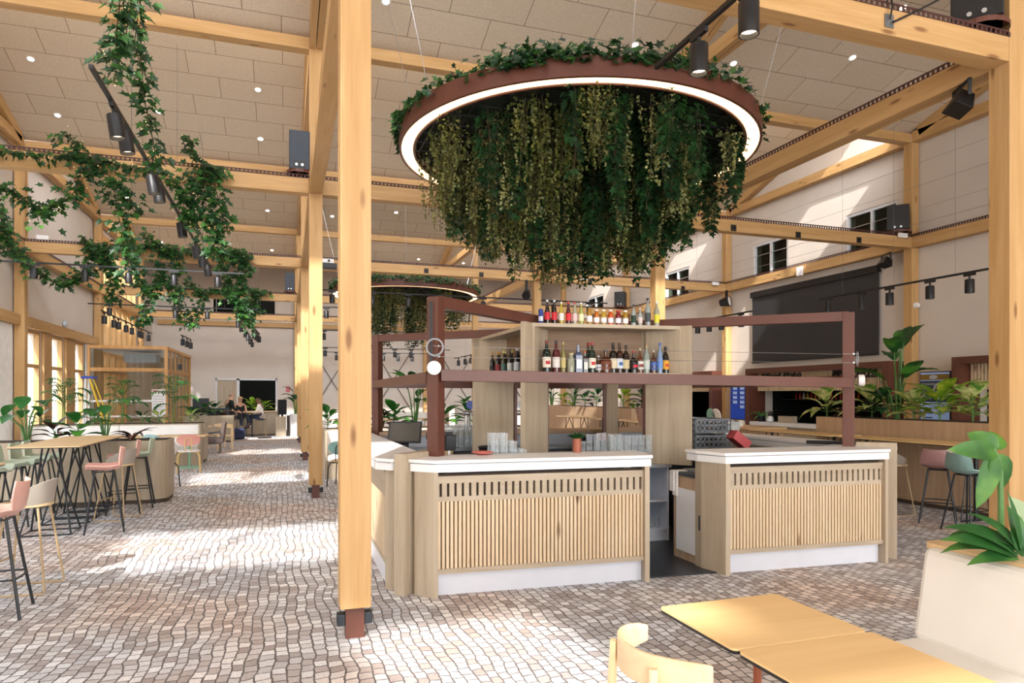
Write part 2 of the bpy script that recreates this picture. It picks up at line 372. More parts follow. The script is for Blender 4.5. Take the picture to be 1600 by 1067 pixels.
# windows in the openings
GLZ = glass('window_glass', 'f4f8fa', .0, gain=.2)
GLD = glass('inner_glass', 'c9cfc8', .0, rough=.35, gain=.12)
def window(n, axis, pos, h, panes, transom=None, fw=.06, fm=None, gm=None, dep=.12, name='window'):
    a0, a1, z0, z1 = h; fr = MB(); gl = MB()
    def bx(m, u0, u1, w0, w1, d0, d1):
        if axis == 'x': m.box(pos + d0, u0, w0, pos + d1, u1, w1)
        else: m.box(u0, pos + d0, w0, u1, pos + d1, w1)
    bx(fr, a0, a1, z1 - fw, z1, 0, dep); bx(fr, a0, a1, z0, z0 + fw, 0, dep)
    us = [a0 + (a1 - a0) * k / panes for k in range(panes + 1)]
    for k, u in enumerate(us):
        u0 = u if k == 0 else u - fw / 2; u0 = min(u0, a1 - fw); bx(fr, u0, u0 + fw, z0 + fw, z1 - fw, .002, dep - .002)
    for tz in (transom or []): bx(fr, a0, a1, tz - fw / 2, tz + fw / 2, .004, dep - .004)
    bx(gl, a0 + fw, a1 - fw, z0 + fw, z1 - fw, dep / 2 - .004, dep / 2 + .004)
    xs, ys, zs = zip(*fr.v)
    o = bpy.data.objects.new('%s_%d' % (name, n), None); COL.objects.link(o); o.location = ((min(xs) + max(xs)) / 2, (min(ys) + max(ys)) / 2, min(zs)); struct(o)
    fr.build(name + '_frame', fm or GL['z'], o); gl.build(name + '_pane', gm or GLZ, o); return o
n = 10
for h in LWIN[:-1]:
    n += 1; window(n, 'x', WL - .13, h, 1 if h[1] - h[0] < 1.5 else 4, [2.35], .08)
n += 1; window(n, 'x', WL - .2, LWIN[-1], 7, [2.45, 3.1, 4.9], .1, dep=.2)
AL = plain('white_frame', 'd9dadb', .4)
for h in RWIN:
    n += 1; window(n, 'x', WR + .02, h, 2, None, .07, AL, GLD)
n += 1; window(n, 'y', YE + .05, (EDOOR0.x, EDOOR1.x, 5.35, 6.35), 3, None, .05, plain('grey_frame', '6f6f6b', .4), GLD)
# end wall: pale frame with a closed wooden leaf and a glazed leaf
d = bpy.data.objects.new('door_1', None); COL.objects.link(d); a, c = EDOOR0.x, EDOOR1.x; d.location = ((a + c) / 2, YE, 0); struct(d)
b = MB(); m1 = a + (c - a) * .36
for x0, x1 in ((a, a + .07), (m1 - .06, m1 + .06), (c - .07, c)): b.box(x0, YE - .05, 0, x1, YE + .1, 2.42)
b.box(a, YE - .05, 2.34, c, YE + .1, 2.42); b.build('door_frame', AL, d)
MB().box(a + .07, YE + .0, 0, m1 - .06, YE + .05, 2.34).build('door_leaf', OAK['z'], d)
MB().box(m1 + .06, YE + .02, 0, c - .07, YE + .03, 2.34).build('door_pane', GLD, d)
MB().box(m1 - .02, YE - .09, .9, m1 + .0, YE - .05, 1.15).build('door_handle', STEEL, d)
for k, (a, c) in enumerate(((17.05, 18.36), (19.58, 20.17), (21.38, 22.17), (23.33, 24.25))):
    if k in (1, 2): struct(MB().box(WL, a, 0, WL + .07, c, 3.2).build('trim_%d' % (k + 10), GL['z']))
# outside, seen through the left windows: pale paving and a timber-fronted house across the yard
b = MB(); b.box(-17.5, -12, 0, -17, 40, 7.5); b.box(-17, -12, 3.4, -16.9, 40, 3.6)
struct(b.build('wall_outside', plain('pale_render', 'c9c0b0', .9)))
b = MB()
for k in range(34):
    if k % 3 != 2: b.box(-16.95, -10 + k * 1.5, .2, -16.85, -9.3 + k * 1.5, 7)
struct(b.build('trim_2', GL['z']))
b = MB()
for k in range(20): b.box(-7.3, 21.9 + .55 * k, 0, -7.1, 22.15 + .55 * k, 7.2)
struct(b.build('trim_3', GL['z']))
# ================= timber frame
ZB = 4.85; BH = .235
GRP_COL = 'glulam columns of the hall'
def column(X, Y, label, z0=0.0, w=.205, shoe=True, zt=7.15):
    t = thing('timber_column', label, 'column', (X, Y, 0), GRP_COL, kind='thing')
    h = w / 2; zb = .215 if shoe else 0
    MB().box(X - h, Y - h, zb, X + h, Y + h, zt).build('post', GL['z'], t, bevel=.004)
    if shoe:
        MB().box(X - .062, Y - .05, 0, X + .062, Y + .05, zb).build('steel_shoe', RUST, t)
        for s in (-1, 1): MB().box(X + s * .062 - (.055 if s < 0 else 0), Y - .045, .085, X + s * .062 + (.055 if s > 0 else 0), Y + .045, .165).build('bolt_block', plain('bolt_black', '20262c', .5), t, bevel=.008)
    return t
rowname = {XA: 'in the row left of the bar', XB: 'in the row right of the bar', XL: 'against the left wall', XC: 'against the right wall'}
YS = [4.735 + 6.55 * i for i in range(5)]
for X in (XA, XB, XL, XC):
    for i, Y in enumerate(YS):
        if X == XL and i == 0 or X == XC and i == 0: pass
        if i == 0 and X in (XL, XC): continue
        pos = 'nearest' if (i == 0 or (i == 1 and X in (XL, XC))) else (ORD[i if X in (XA, XB) else i - 1] + ' nearest')
        column(X, Y, 'square glulam column, %s one %s' % (pos, rowname[X]) if X in (XA, XB) else 'square glulam column, %s one %s' % (pos, rowname[X]), shoe=X in (XA, XB))
for X, lab in ((XA, 'glulam column on the end wall beside the cross braces, left'), (XB, 'glulam column on the end wall beside the cross braces, right')):
    column(X, YE - .12, lab, shoe=False)
def beam(name, label, p, q, w, h, axis, group, tray=None, cat='beam', tw=.2):
    t = thing(name, label, cat, (Vector(p) + Vector(q)) / 2, group, kind='thing')
    MB().bar(p, q, w, h).build('timber', GL[axis], t, bevel=.004)
    if tray:
        b = MB(); P, Q = Vector(p) + V(0, 0, h / 2), Vector(q) + V(0, 0, h / 2)
        d = (Q - P).normalized(); s = d.cross(V(0, 0, 1)); ln = (Q - P).length
        b.bar(P + V(0, 0, .004), Q + V(0, 0, .004), tw, .008)
        for k in (-1, 1):
            b.bar(P + s * k * (tw / 2) + V(0, 0, .05), Q + s * k * (tw / 2) + V(0, 0, .05), .006, .018)
            n = int(ln / .06)
            for i in range(n + 1):
                c = P + d * ln * i / max(n, 1) + s * k * (tw / 2); b.bar(c + V(0, 0, .0), c + V(0, 0, .045), .006, .03, up=d)
        b.build('cable_tray', RUSTD, t)
    return t
zm = ZB + BH / 2
bays = [(XL, XA, 'left aisle'), (XA, XB, 'middle aisle'), (XB, XC, 'right aisle')]
for i, Y in enumerate(YS):
    for a, c, nm in bays:
        if i == 0 and nm == 'left aisle': continue
        pos = 'nearest' if i == 0 else ORD[i] + ' nearest'
        beam('tie_beam', '%s horizontal tie beam with rust cable tray across the %s' % (pos, nm), (a + .105, Y, zm), (c - .105, Y, zm), .2, BH, 'x', 'tie beams under the roof', tray=True)
for X, nm in ((XA, 'row left of the bar'), (XB, 'row right of the bar'), (XL, 'left wall'), (XC, 'right wall')):
    for i, Y in enumerate(YS[:-1]):
        if X == XL and i == 0: continue
        beam('longitudinal_beam', 'horizontal beam along the %s, %s bay' % (nm, ORD[i]), (X, Y + .105, zm), (X, Y + 6.445, zm), .2, BH, 'y', 'beams along the column rows', tray=X in (XB, XC, XL))
    for i, Y in enumerate([YS[0] - 6.55] + YS):
        y0, y1 = Y + .24, Y + 6.45
        if i == 0: y0 = Y + 2.5
        if y1 > YE: y1 = YE
        if i == 5: continue
        t = thing('roof_truss', 'sloping double rafter and level chord over the %s, %s roof bay' % (nm, ORD[i]), 'rafter', (X, (y0 + y1) / 2, 7.2), 'roof rafters', kind='thing')
        b = MB()
        for s in (-1, 1): b.bar((X + s * .054, y0, 7.26), (X + s * .054, y1, 7.26), .094, .22)
        b.build('chord', GL['y'], t)
        za, zb_ = zc(Y + .13) , ZV
        b = MB()
        for s in (-1, 1):
            ya, yb = y0, y1 - .15; b.bar((X + s * .054, ya, zc(ya) - .12), (X + s * .054, yb, zc(yb) - .12), .094, .22)
        b.build('rafter', GL['y'], t)
for i, v in enumerate(YV[1:]):
    if v < 4: continue
    for a, c, nm in bays:
        beam('valley_beam', 'cross beam under the roof valley over the %s, %s from the front' % (nm, ORD[i - 1]), (a + .1, v, 7.24), (c - .1, v, 7.24), .2, .19, 'x', 'beams under the roof valleys')
# window lintels of the left wall and band on the end wall
for k, nm in enumerate(('nearest', 'middle', 'farthest')):
    beam('lintel_beam', 'timber lintel over the windows of the left wall, %s of three' % nm, (WL + .085, YS[k] + .11, 3.33), (WL + .085, YS[k + 1] - .11, 3.33), .16, .24, 'y', 'lintels of the left wall')
for k, (a, c, nm) in enumerate(((XL, XA, 'above the door'), (XA, XB, 'above the left braces'), (XB, XC, 'above the right braces'))):
    beam('wall_beam', 'timber band across the end wall %s' % nm, (a + .12, YE - .09, zm), (c - .12, YE - .09, zm), .16, .22, 'x', 'bands on the end wall')
# steel cross bracing on the end wall
ROD = plain('brace_rod', '3a312c', .5)
xs = [XA + .15, (XA + XB) / 2, XB - .12, (XB + XC) / 2, XC - .2]
for k in range(4):
    b = MB(); a, c = xs[k], xs[k + 1]
    if k == 2: a += .26
    for s in (0, 1): b.bar((a + .05 if not s else c - .05, YE - .06 - .03 * s, .02), (c - .05 if not s else a + .05, YE - .06 - .03 * s, 4.7), .035, .02, up=(0, 1, 0))
    tag(b.build('cross_brace', ROD), 'dark steel cross brace on the end wall, %s from the left' % ORD[k], 'brace', 'cross braces on the end wall')
# ================= camera, daylight
cam = bpy.data.cameras.new('camera'); co = bpy.data.objects.new('camera', cam); COL.objects.link(co); SC.camera = co
co.location = (0, 0, EYE); co.rotation_euler = (R(90), 0, -YAW)
cam.sensor_width = 36; cam.lens = FP * 36 / 1600; cam.shift_y = (HZ - 533.5) / 1600; cam.clip_start = .05; cam.clip_end = 300
SC.view_settings.view_transform = 'Standard'; SC.view_settings.look = 'None'; SC.view_settings.exposure = EXPO; SC.view_settings.gamma = 1
SC.view_settings.use_curve_mapping = False
SC.cycles.use_denoising = True
SC.cycles.max_bounces = 8; SC.cycles.diffuse_bounces = 4; SC.cycles.glossy_bounces = 3; SC.cycles.transparent_max_bounces = 24; SC.cycles.transmission_bounces = 4
SC.cycles.sample_clamp_indirect = 6; SC.cycles.caustics_reflective = False; SC.cycles.caustics_refractive = False
w = bpy.data.worlds.new('sky'); SC.world = w; w.use_nodes = True; nt = w.node_tree
bg = nt.nodes['Background']; tc = N(nt, 'ShaderNodeTexCoord'); sx = N(nt, 'ShaderNodeSeparateXYZ'); L(nt, tc.outputs['Generated'], sx.inputs[0])
r = ramp(nt, sx.outputs['Z'], [(0, srgb('f4f4f2')), (.25, srgb('f0f3f7')), (.8, srgb('dde6f2'))]); L(nt, r.outputs[0], bg.inputs[0]); bg.inputs[1].default_value = SKY
SUN_D = Vector((.42, 1.15, -1.0)).normalized()
sl = bpy.data.lights.new('sun', 'SUN'); so = bpy.data.objects.new('sun', sl); COL.objects.link(so); sl.energy = SUN; sl.angle = R(1.2); sl.color = (1, .97, .93)
so.rotation_euler = SUN_D.to_track_quat('-Z', 'Y').to_euler(); so.location = (-6, -20, 20)
def portal(name, loc, d, sx, sy):   # marks an opening through which the sky lights the hall
    l = bpy.data.lights.new(name, 'AREA'); l.shape = 'RECTANGLE'; l.size = sx; l.size_y = sy; l.cycles.is_portal = True
    o = bpy.data.objects.new(name, l); COL.objects.link(o); o.location = loc; o.rotation_euler = Vector(d).to_track_quat('-Z', 'Y').to_euler(); return o
for i, v in enumerate(YV[:-1]): portal('roof_window_portal', ((WL + WR) / 2, v + .14, ZV + 1.05), (0, 1, 0), WR - WL, 1.9)
for h in LWIN: portal('window_portal', (WL - .3, (h[0] + h[1]) / 2, (h[2] + h[3]) / 2), (1, 0, 0), h[3] - h[2], h[1] - h[0])
portal('window_portal', (4, YB - .3, 2.9), (0, 1, 0), 16, 5.2)
# ================= the island bar
def W(u, v, z=0.0): return Vector((3.37 + u, 7.65 + v - .06 * u, z))
def wpoly(m, pts, z0, z1): return m.prism([W(u, v)[:2] for u, v in pts], z0, z1)
def wbox(m, u0, v0, z0, u1, v1, z1): return wpoly(m, [(u0, v0), (u1, v0), (u1, v1), (u0, v1)], z0, z1)
BARG = 'counter blocks of the island bar'
DARKGAP = plain('dark_backing', '3a2c22', .8); PLINTH = plain('plinth_white', 'd6d7de', .45, var=.02); INNER = plain('inner_grey', 'b3b8c2', .5, var=.03)
def slat_face(t, u0, u1, v, fu=1):
    """front of a counter between u0..u1 at depth v: slotted board above, slats below, white plinth"""
    wbox(MB(), u0, v + .055, .0, u1, v + .075, .185).build('plinth', PLINTH, t)
    b = MB(); wbox(b, u0, v + .05, .185, u1, v + .07, 1.0); b.build('backing_board', DARKGAP, t)
    n = int((u1 - u0) / .0345); b = MB()
    for k in range(n):
        a = u0 + (u1 - u0) * (k + .5) / n; wbox(b, a - .0115, v + .012, .225, a + .0115, v + .05, .775)
    b.build('slat_panel', PINE, t)
    b = MB(); n = int((u1 - u0) / .061)
    wbox(b, u0, v + .014, .775, u1, v + .046, .815); wbox(b, u0, v + .008, .925, u1, v + .046, .955); wbox(b, u0, v + .0, .955, u1, v + .05, .985)
    for k in range(n + 1):
        a = u0 + (u1 - u0) * k / n; wbox(b, max(u0, a - .0205), v + .014, .815, min(u1, a + .0205), v + .046, .925)
    b.build('slotted_board', OAK['x'], t)
    b = MB(); wbox(b, u0, v - .0, .185, u1, v + .05, .225); b.build('bottom_rail', OAK['x'], t)
def counter_top(t, pts, inset):
    wpoly(MB(), pts, 1.02, 1.085).build('fascia', WHITE, t, bevel=.003)
    c = (sum(p[0] for p in pts) / len(pts), sum(p[1] for p in pts) / len(pts))
    wpoly(MB(), [(c[0] + (p[0] - c[0]) * 1.012, c[1] + (p[1] - c[1]) * 1.03) for p in pts], 1.092, 1.12).build('worktop', WHITE, t, bevel=.003)
    wpoly(MB(), [(c[0] + (p[0] - c[0]) * .985, c[1] + (p[1] - c[1]) * .97) for p in pts], 1.085, 1.092).build('shadow_gap', plain('gap_grey', '8d9096', .6), t)
def front_counter(name, label, u0, u1, left_fin):
    t = thing(name, label, 'bar counter', W((u0 + u1) / 2, -2.15), BARG)
    s = 1 if left_fin else -1
    o, i = (u0, u1) if left_fin else (u1, u0)
    slat_face(t, u0 + .035, u1 - .035, -2.37)
    # end panels; the outer corner is cut at 45 degrees
    b = MB(); wpoly(b, [(o, -2.4), (o + s * .035, -2.4), (o + s * .035, -2.0), (o - s * .13, -2.0), (o - s * .13, -2.26)][::s], 0, 1.02); b.build('corner_panel', OAK['z'], t)
    b = MB(); wpoly(b, [(i, -2.4), (i - s * .045, -2.4), (i + s * .02, -2.02), (i + s * .07, -2.02), (i + s * .07, -2.12)][::-s], 0, 1.02); b.build('end_panel', OAK['z'], t)
    wbox(MB(), u0 + .035, -2.0, .15, u1 - .045, -1.98, 1.02).build('inner_panel', INNER, t)
    wbox(MB(), u0 + .05, -1.98, .86, u1 - .05, -1.62, .9).build('inner_shelf', plain('steel_top', '8f9397', .35, metal=.6), t)
    counter_top(t, [(o - s * .0, -2.41), (i + s * .01, -2.41), (i + s * .1, -2.1), (i + s * .1, -1.92), (o - s * .16, -1.92), (o - s * .165, -2.245)][::s], .03)
    return t
front_counter('bar_counter', 'slatted bar counter with a white top, left of the staff gap', -2.24, -.33, True)
front_counter('bar_counter', 'slatted bar counter with a white top, right of the staff gap', .43, 2.23, False)
def side_counter(label, s):
    t = thing('bar_counter', label, 'bar counter', W(s * 2.42, .2), BARG)
    q = lambda pts: [(s * a, b) for a, b in pts][::s]
    wpoly(MB(), q([(-2.5, -1.9), (-2.2, -2.0), (-2.25, 2.25), (-2.5, 2.25)]), .15, 1.02).build('carcass', OAK['z'], t)
    wpoly(MB(), q([(-2.57, -2.02), (-2.49, -2.1), (-2.3, -2.1), (-2.3, -1.98), (-2.57, -1.98)]), 0, 1.02).build('end_panel', OAK['z'], t)
    wpoly(MB(), q([(-2.545, -1.9), (-2.52, -1.9), (-2.52, 2.2), (-2.545, 2.2)]), 0, .18).build('plinth', PLINTH, t)
    b = MB()
    for k in range(118):
        v = -1.95 + 4.15 * k / 118; wpoly(b, q([(-2.555, v), (-2.52, v), (-2.52, v + .024), (-2.555, v + .024)]), .225, .775)
    b.build('slat_panel', PINE, t)
    b = MB(); wpoly(b, q([(-2.56, -1.97), (-2.5, -1.97), (-2.5, 2.25), (-2.56, 2.25)]), .775, .985); wpoly(b, q([(-2.56, -1.97), (-2.5, -1.97), (-2.5, 2.25), (-2.56, 2.25)]), .185, .225); b.build('side_board', OAK['y'], t)
    counter_top(t, q([(-2.66, -2.02), (-2.55, -2.15), (-2.36, -2.15), (-2.2, -1.95), (-2.25, 2.3), (-2.66, 2.3)]), .03)
side_counter('long white topped bar counter running back along the left side', 1)
side_counter('long white topped bar counter running back along the right side', -1)
t = thing('bar_counter', 'bar counter across the back of the island with a wood edge', 'bar counter', W(0, 2.15), BARG)
wbox(MB(), -2.14, 1.98, 0, 2.14, 2.38, 1.06).build('carcass', INNER, t); wbox(MB(), -2.14, 1.55, .86, 2.14, 1.98, .9).build('inner_shelf', MATS['steel_top'], t)
wbox(MB(), -2.16, 1.94, 1.06, 2.16, 2.42, 1.12).build('worktop', OAKD['x'], t, bevel=.004)
# upright fins at the four corners
for s, w_, nm in ((1, 1, 'front left'), (-1, 1, 'front right'), (1, -1, 'back left'), (-1, -1, 'back right')):
    P2 = Vector((-2.46, -2.29 + .01)); d = Vector((.7071, .7071)); nrm = Vector((-.7071, .7071)) * .1
    pts = [P2, P2 + d * .36, P2 + d * .36 + nrm, P2 + nrm]; pts = [(s * p.x, w_ * p.y) for p in pts]
    if s * w_ < 0: pts = pts[::-1]
    tag(wpoly(MB(), pts, 0, 1.165).build('corner_fin', OAK['z'], bevel=.003), 'upright oak fin between two counters at the %s corner of the bar' % nm, 'panel', 'corner fins of the bar')
# rust steel frame above the counters
t = thing('bar_canopy', 'rust brown square tube frame standing over the bar counters', 'frame', W(0, 0, 0))
PO = {}
for s in (-1, 1):
    for w_ in (-1, 1):
        u, v = s * 2.14, w_ * 2.0; PO[s, w_] = (u, v); c = W(u, v, 0)
        b = MB(); b.cbox((c.x, c.y, (.0 + 2.5) / 2), (.112, .112, 2.5), Matrix.Rotation(R(45), 3, 'Z')); b.build('post', RUST, t, bevel=.004)
def fb(a, c, z, n='beam', w_=.1, h=.1):
    MB().bar(W(a[0], a[1], z), W(c[0], c[1], z), w_, h).build(n, RUST, t, bevel=.003)
ca = .0
MB().bar(W(-2.11, -2.04, 1.82), W(2.11, -2.04, 1.775), .1, .1).build('beam', RUST, t, bevel=.003); fb((-2.14, 2.0), (2.14, 2.0), 1.8); fb((-2.17, -1.95), (-2.17, 1.95), 1.8); fb((2.17, -1.95), (2.17, 1.95), 1.8)
TW = {(-1, -1): (-.45, -.5), (1, -1): (.42, -.55), (-1, 1): (-.45, .55), (1, 1): (.5, .5)}
for k, (u, v) in PO.items(): fb((u, v), TW[k], 2.46, 'radial_beam', .1, .1)
b = MB()
for z in (1.98, 2.07): b.tube([W(-2.05, -2.0, z), W(2.05, -2.0, z)], .0022, 5)
b.build('guard_wire', STEEL, t)
for s in (-1, 1):
    for z in (1.98, 2.07): b = MB(); b.tube([W(s * 2.04, -2.03, z), W(s * 2.18, -2.09, z)], .004, 6); b.lathe([(0, -.012), (.012, -.006), (.012, .006), (0, .012)], 8, W(s * 2.13, -2.075, z)); b.build('wire_tensioner', STEEL, t, smooth=True)

b = MB()
for k in range(2): b.tube([W(-2.2 + .012 * k, -2.06, 2.45), W(-2.2 + .012 * k, -2.062, 1.9)], .006, 6)
b.build('cable', BLACK, t, smooth=True)
for s, nm in ((-1, 'left'), (1, 'right')):
    c = W(s * 2.14, -2.0, 0); d = V(-.3, -.9, .0) if s < 0 else V(.75, -.6, 0); d.normalize(); p = c + d * .09 + V(0, 0, 1.88 if s < 0 else 1.80)
    o = MB().lathe([(0, 0), (.055, 0), (.06, .01), (.06, .05), (.05, .058), (0, .058)], 20).xf(Matrix.Translation(p) @ d.to_track_quat('Z', 'Y').to_matrix().to_4x4()).build('sensor', WHITE, smooth=True)
    tag(o, 'white round sensor fixed on the %s front post of the bar frame' % nm, 'sensor', 'round sensors on the bar frame')
    q = c + d * .075 + V(0, 0, 2.06 if s < 0 else 2.02); M = Matrix.Translation(q) @ d.to_track_quat('Z', 'Y').to_matrix().to_4x4()
    b = MB()
    for r in (.068, .074): b.tube([(r * math.cos(a * .3), r * math.sin(a * .3), .006 * r / .07) for a in range(21)], .0045, 6, closed=True)
    tag(b.xf(M).build('cable_coil', plain('cable_grey', '9b9ea2', .5), smooth=True), 'coil of grey cable hung on the %s front post of the bar' % nm, 'cable', 'cable coils on the bar frame')
# dark floor inside the bar
b = MB(); wpoly(b, [(-2.1, -2.0), (-.33, -2.0), (-.33, -2.3), (.43, -2.3), (.43, -2.0), (2.1, -2.0), (2.1, 1.98), (-2.1, 1.98)], 0, .012)
tag(b.build('rubber_mat', plain('rubber_dark', '2c3038', .35, var=.1)), 'dark rubber floor mat inside the bar, seen through the staff gap', 'mat')
# under-counter cabinet with a white door beside the gap, towel
t = thing('undercounter_cabinet', 'oak under-counter cabinet with a white door beside the staff gap', 'cabinet', W(.7, -1.55))
b = MB(); wbox(b, .385, -2.0, .0, .41, -1.6, .84); wbox(b, 1.0, -1.97, 0, 1.03, -1.6, .84); wbox(b, .41, -1.63, 0, 1.0, -1.6, .84); wbox(b, .41, -2.0, 0, 1.0, -1.97, .84); b.build('carcass', OAKD['z'], t)
wbox(MB(), .375, -2.02, .84, 1.05, -1.58, .875).build('worktop', plain('graphite', '34383d', .35), t)
d = wbox(MB(), .362, -2.1, .1, .38, -1.68, .72).build('door', WHITE, t, bevel=.002)
wbox(MB(), .356, -2.105, .36, .368, -2.08, .5).build('handle', plain('graphite', '34383d', .35), d)
b = MB()
for k, (v, dz, w_) in enumerate(((-1.66, .24, .05), (-1.62, .2, .05))):
    n = 6
    wbox(b, .35 - .01 * k, v - w_, .875 - dz, .372, v + w_ * .6, .882)
wbox(b, .35, -1.7, .876, .5, -1.59, .886)
tag(b.build('towel', plain('towel_white', 'e6e2dd', .95, bump=.4), bevel=.006), 'white towel hung over the edge of the cabinet in the staff gap', 'towel')
# ---- shelf tower in the middle
t = thing('bottle_tower', 'oak shelf tower with bottle shelves in the middle of the bar', 'shelving unit', W(0, 0))
b = MB(); cab = [(-.8, -.75), (-.6, -.95), (.28, -.95), (.28, -.5), (.74, -.5), (.74, .75), (.55, .9), (-.6, .9), (-.8, .7)]
wpoly(b, cab, .0, .84); b.build('base_cabinet', plain('base_grey', 'c4c6cc', .5), t)
b = MB(); wpoly(b, [(-.85, -.8), (-.62, -1.0), (.5, -1.0), (.72, -1.0), (.8, -.8), (.8, .8), (.6, .95), (-.62, .95), (-.85, .75)], .84, .875); b.build('base_top', plain('grey_top', '9da0a3', .4), t)
b = MB(); wbox(b, .28, -.94, .0, .30, -.5, .84); wbox(b, .70, -.94, .0, .72, -.5, .84); wbox(b, .30, -.52, 0, .70, -.5, .84)
for z in (.12, .45): wbox(b, .3, -.94, z, .7, -.52, z + .02)
wbox(b, .3, -.93, 0, .7, -.91, .12); b.build('open_shelf', plain('shelf_white', 'd3d8e2', .45), t)
FINS = [((-1.06, -1.14), (-.65, -.72)), ((.84, -1.2), (.52, -.8)), ((-.97, 1.14), (-.52, .77)), ((1.03, .96), (.73, .69))]
for k, (p, q) in enumerate(FINS):
    P, Q = W(*p), W(*q); MB().bar((P.x, P.y, (.876 + 2.41) / 2), (Q.x, Q.y, (.876 + 2.41) / 2), .055, 2.41 - .876).build('fin', OAK['z'], t, bevel=.003)
    e = (Q - P).normalized(); c = Q + e * .02; MB().box(c.x - .018, c.y - .018, .876, c.x + .018, c.y + .018, 1.8).build('steel_upright', RUST, t)
def shelf_box(pts, open_edge):
    """shelf bay: bottom and top boards, back and two cheeks; open_edge = index of the open side"""
    wpoly(MB(), pts, 1.86, 1.89).build('shelf', OAK['x'], t); wpoly(MB(), pts, 2.37, 2.41).build('top_board', OAK['x'], t, bevel=.002)
    n = len(pts)
    for i in range(n):
        if i == open_edge: continue
        a, c = W(*pts[i]), W(*pts[(i + 1) % n]); ctr = sum((W(*p) for p in pts), V(0, 0, 0)) / n
        d = (c - a).normalized(); inw = Vector((-d.y, d.x, 0)); inw = inw if (ctr - a).dot(inw) > 0 else -inw
        a2, c2 = a + inw * .016, c + inw * .016
        MB().bar((a2.x, a2.y, 2.13), (c2.x, c2.y, 2.13), .03, .48).build('cheek' if i != (open_edge + 2) % n else 'back_board', OAK['z'] if i != (open_edge + 2) % n else wood('back_board_brown', '8d7157', '765b43', 'x', scale=1.6), t)  # back board browner than the cheeks, the bay's shade put into its colour
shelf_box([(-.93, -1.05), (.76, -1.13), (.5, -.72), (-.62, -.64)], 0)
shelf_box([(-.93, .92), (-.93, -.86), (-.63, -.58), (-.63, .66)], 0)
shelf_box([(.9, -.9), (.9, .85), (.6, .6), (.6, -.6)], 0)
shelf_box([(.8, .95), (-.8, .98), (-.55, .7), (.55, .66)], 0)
# ================= bottles and glasses of the bar
def tinted(key, col, op=.35, rough=.08):
    if key in MATS: return MATS[key]
    m, nt, b = nmat(key); b.inputs['Base Color'].default_value = srgb(col); b.inputs['Roughness'].default_value = rough; b.inputs['Coat Weight'].default_value = .5
    tr = N(nt, 'ShaderNodeBsdfTransparent'); tr.inputs[0].default_value = srgb(col); mx = N(nt, 'ShaderNodeMixShader'); mx.inputs[0].default_value = 1 - op
    L(nt, tr.outputs[0], mx.inputs[1]); L(nt, b.outputs[0], mx.inputs[2]); L(nt, mx.outputs[0], nt.nodes['Material Output'].inputs[0]); MATS[key] = m; return m
SHAPES = {  # (radius, height) profiles in metres for a bottle of height 1, body radius 1
 'wine': [(0, 0), (1, .0), (1, .6), (.85, .68), (.36, .78), (.34, 1.0), (0, 1.0)],
 'soda': [(0, 0), (.9, 0), (1, .1), (.92, .3), (1, .48), (.75, .62), (.4, .8), (.38, 1), (0, 1)],
 'juice': [(0, 0), (1, 0), (1, .62), (.8, .74), (.62, .82), (.62, 1), (0, 1)],
 'square': [(0, 0), (1, 0), (1, .62), (.9, .68), (.3, .76), (.28, 1), (0, 1)],
 'squat': [(0, 0), (1, 0), (1.05, .3), (1, .5), (.7, .62), (.25, .7), (.24, 1), (0, 1)],
 'can': [(0, 0), (.9, 0), (1, .05), (1, .93), (.85, 1), (0, 1)]}
def bottle(loc, label, r, h, shape, col, cap, lab, cat='bottle', group=None, lz=(.15, .48), op=.3, mark=None):
    t = thing('bottle' if cat == 'bottle' else 'drink_can', label, cat, loc, group)
    n = 4 if shape == 'square' else 14
    a0 = math.pi / 4 if n == 4 else 0
    b = MB(); b.lathe([(x * r * (1.2 if n == 4 else 1), z * h) for x, z in SHAPES[shape]], n, (0, 0, 0), a0, a0 + 2 * math.pi); b.build('body', tinted('glass_' + col, col, op), t, world=False, smooth=n > 4)
    if cap:
        rn = r * (1.2 if n == 4 else 1) * SHAPES[shape][-2][0] * 1.12
        MB().lathe([(0, .0), (rn, 0), (rn, .1 * h), (0, .1 * h)], 10, (0, 0, h * .91)).build('cap', plain('cap_' + cap, cap, .4), t, world=False, smooth=True)
    if lab:
        if n == 4: MB().box(-r * .7, -r * .88, lz[0] * h, r * .7, -r * .85, lz[1] * h).build('label', plain('lab_' + lab, lab, .6), t, world=False)
        else: MB().lathe([(r * 1.03, lz[0] * h), (r * 1.03, lz[1] * h)], 14, (0, 0, 0), -math.pi, 0).build('label', plain('lab_' + lab, lab, .6), t, world=False, smooth=True)
    if mark: MB().lathe([(r * 1.05, (lz[0] + .1) * h), (r * 1.05, (lz[1] - .12) * h)], 8, (0, 0, 0), -math.pi * .68, -math.pi * .32).build('label_mark', plain('mark_' + mark, mark, .6), t, world=False, smooth=True)
    return t
def topx(px, v): # place on the tower for a pixel column at tower depth v
    t = (px - CX) / FP; k = math.tan(YAW + math.atan(t)); u = (k * (7.65 + v) - 3.37) / (1 + .06 * k); return u
G = 'drinks lined up on top of the bottle tower'
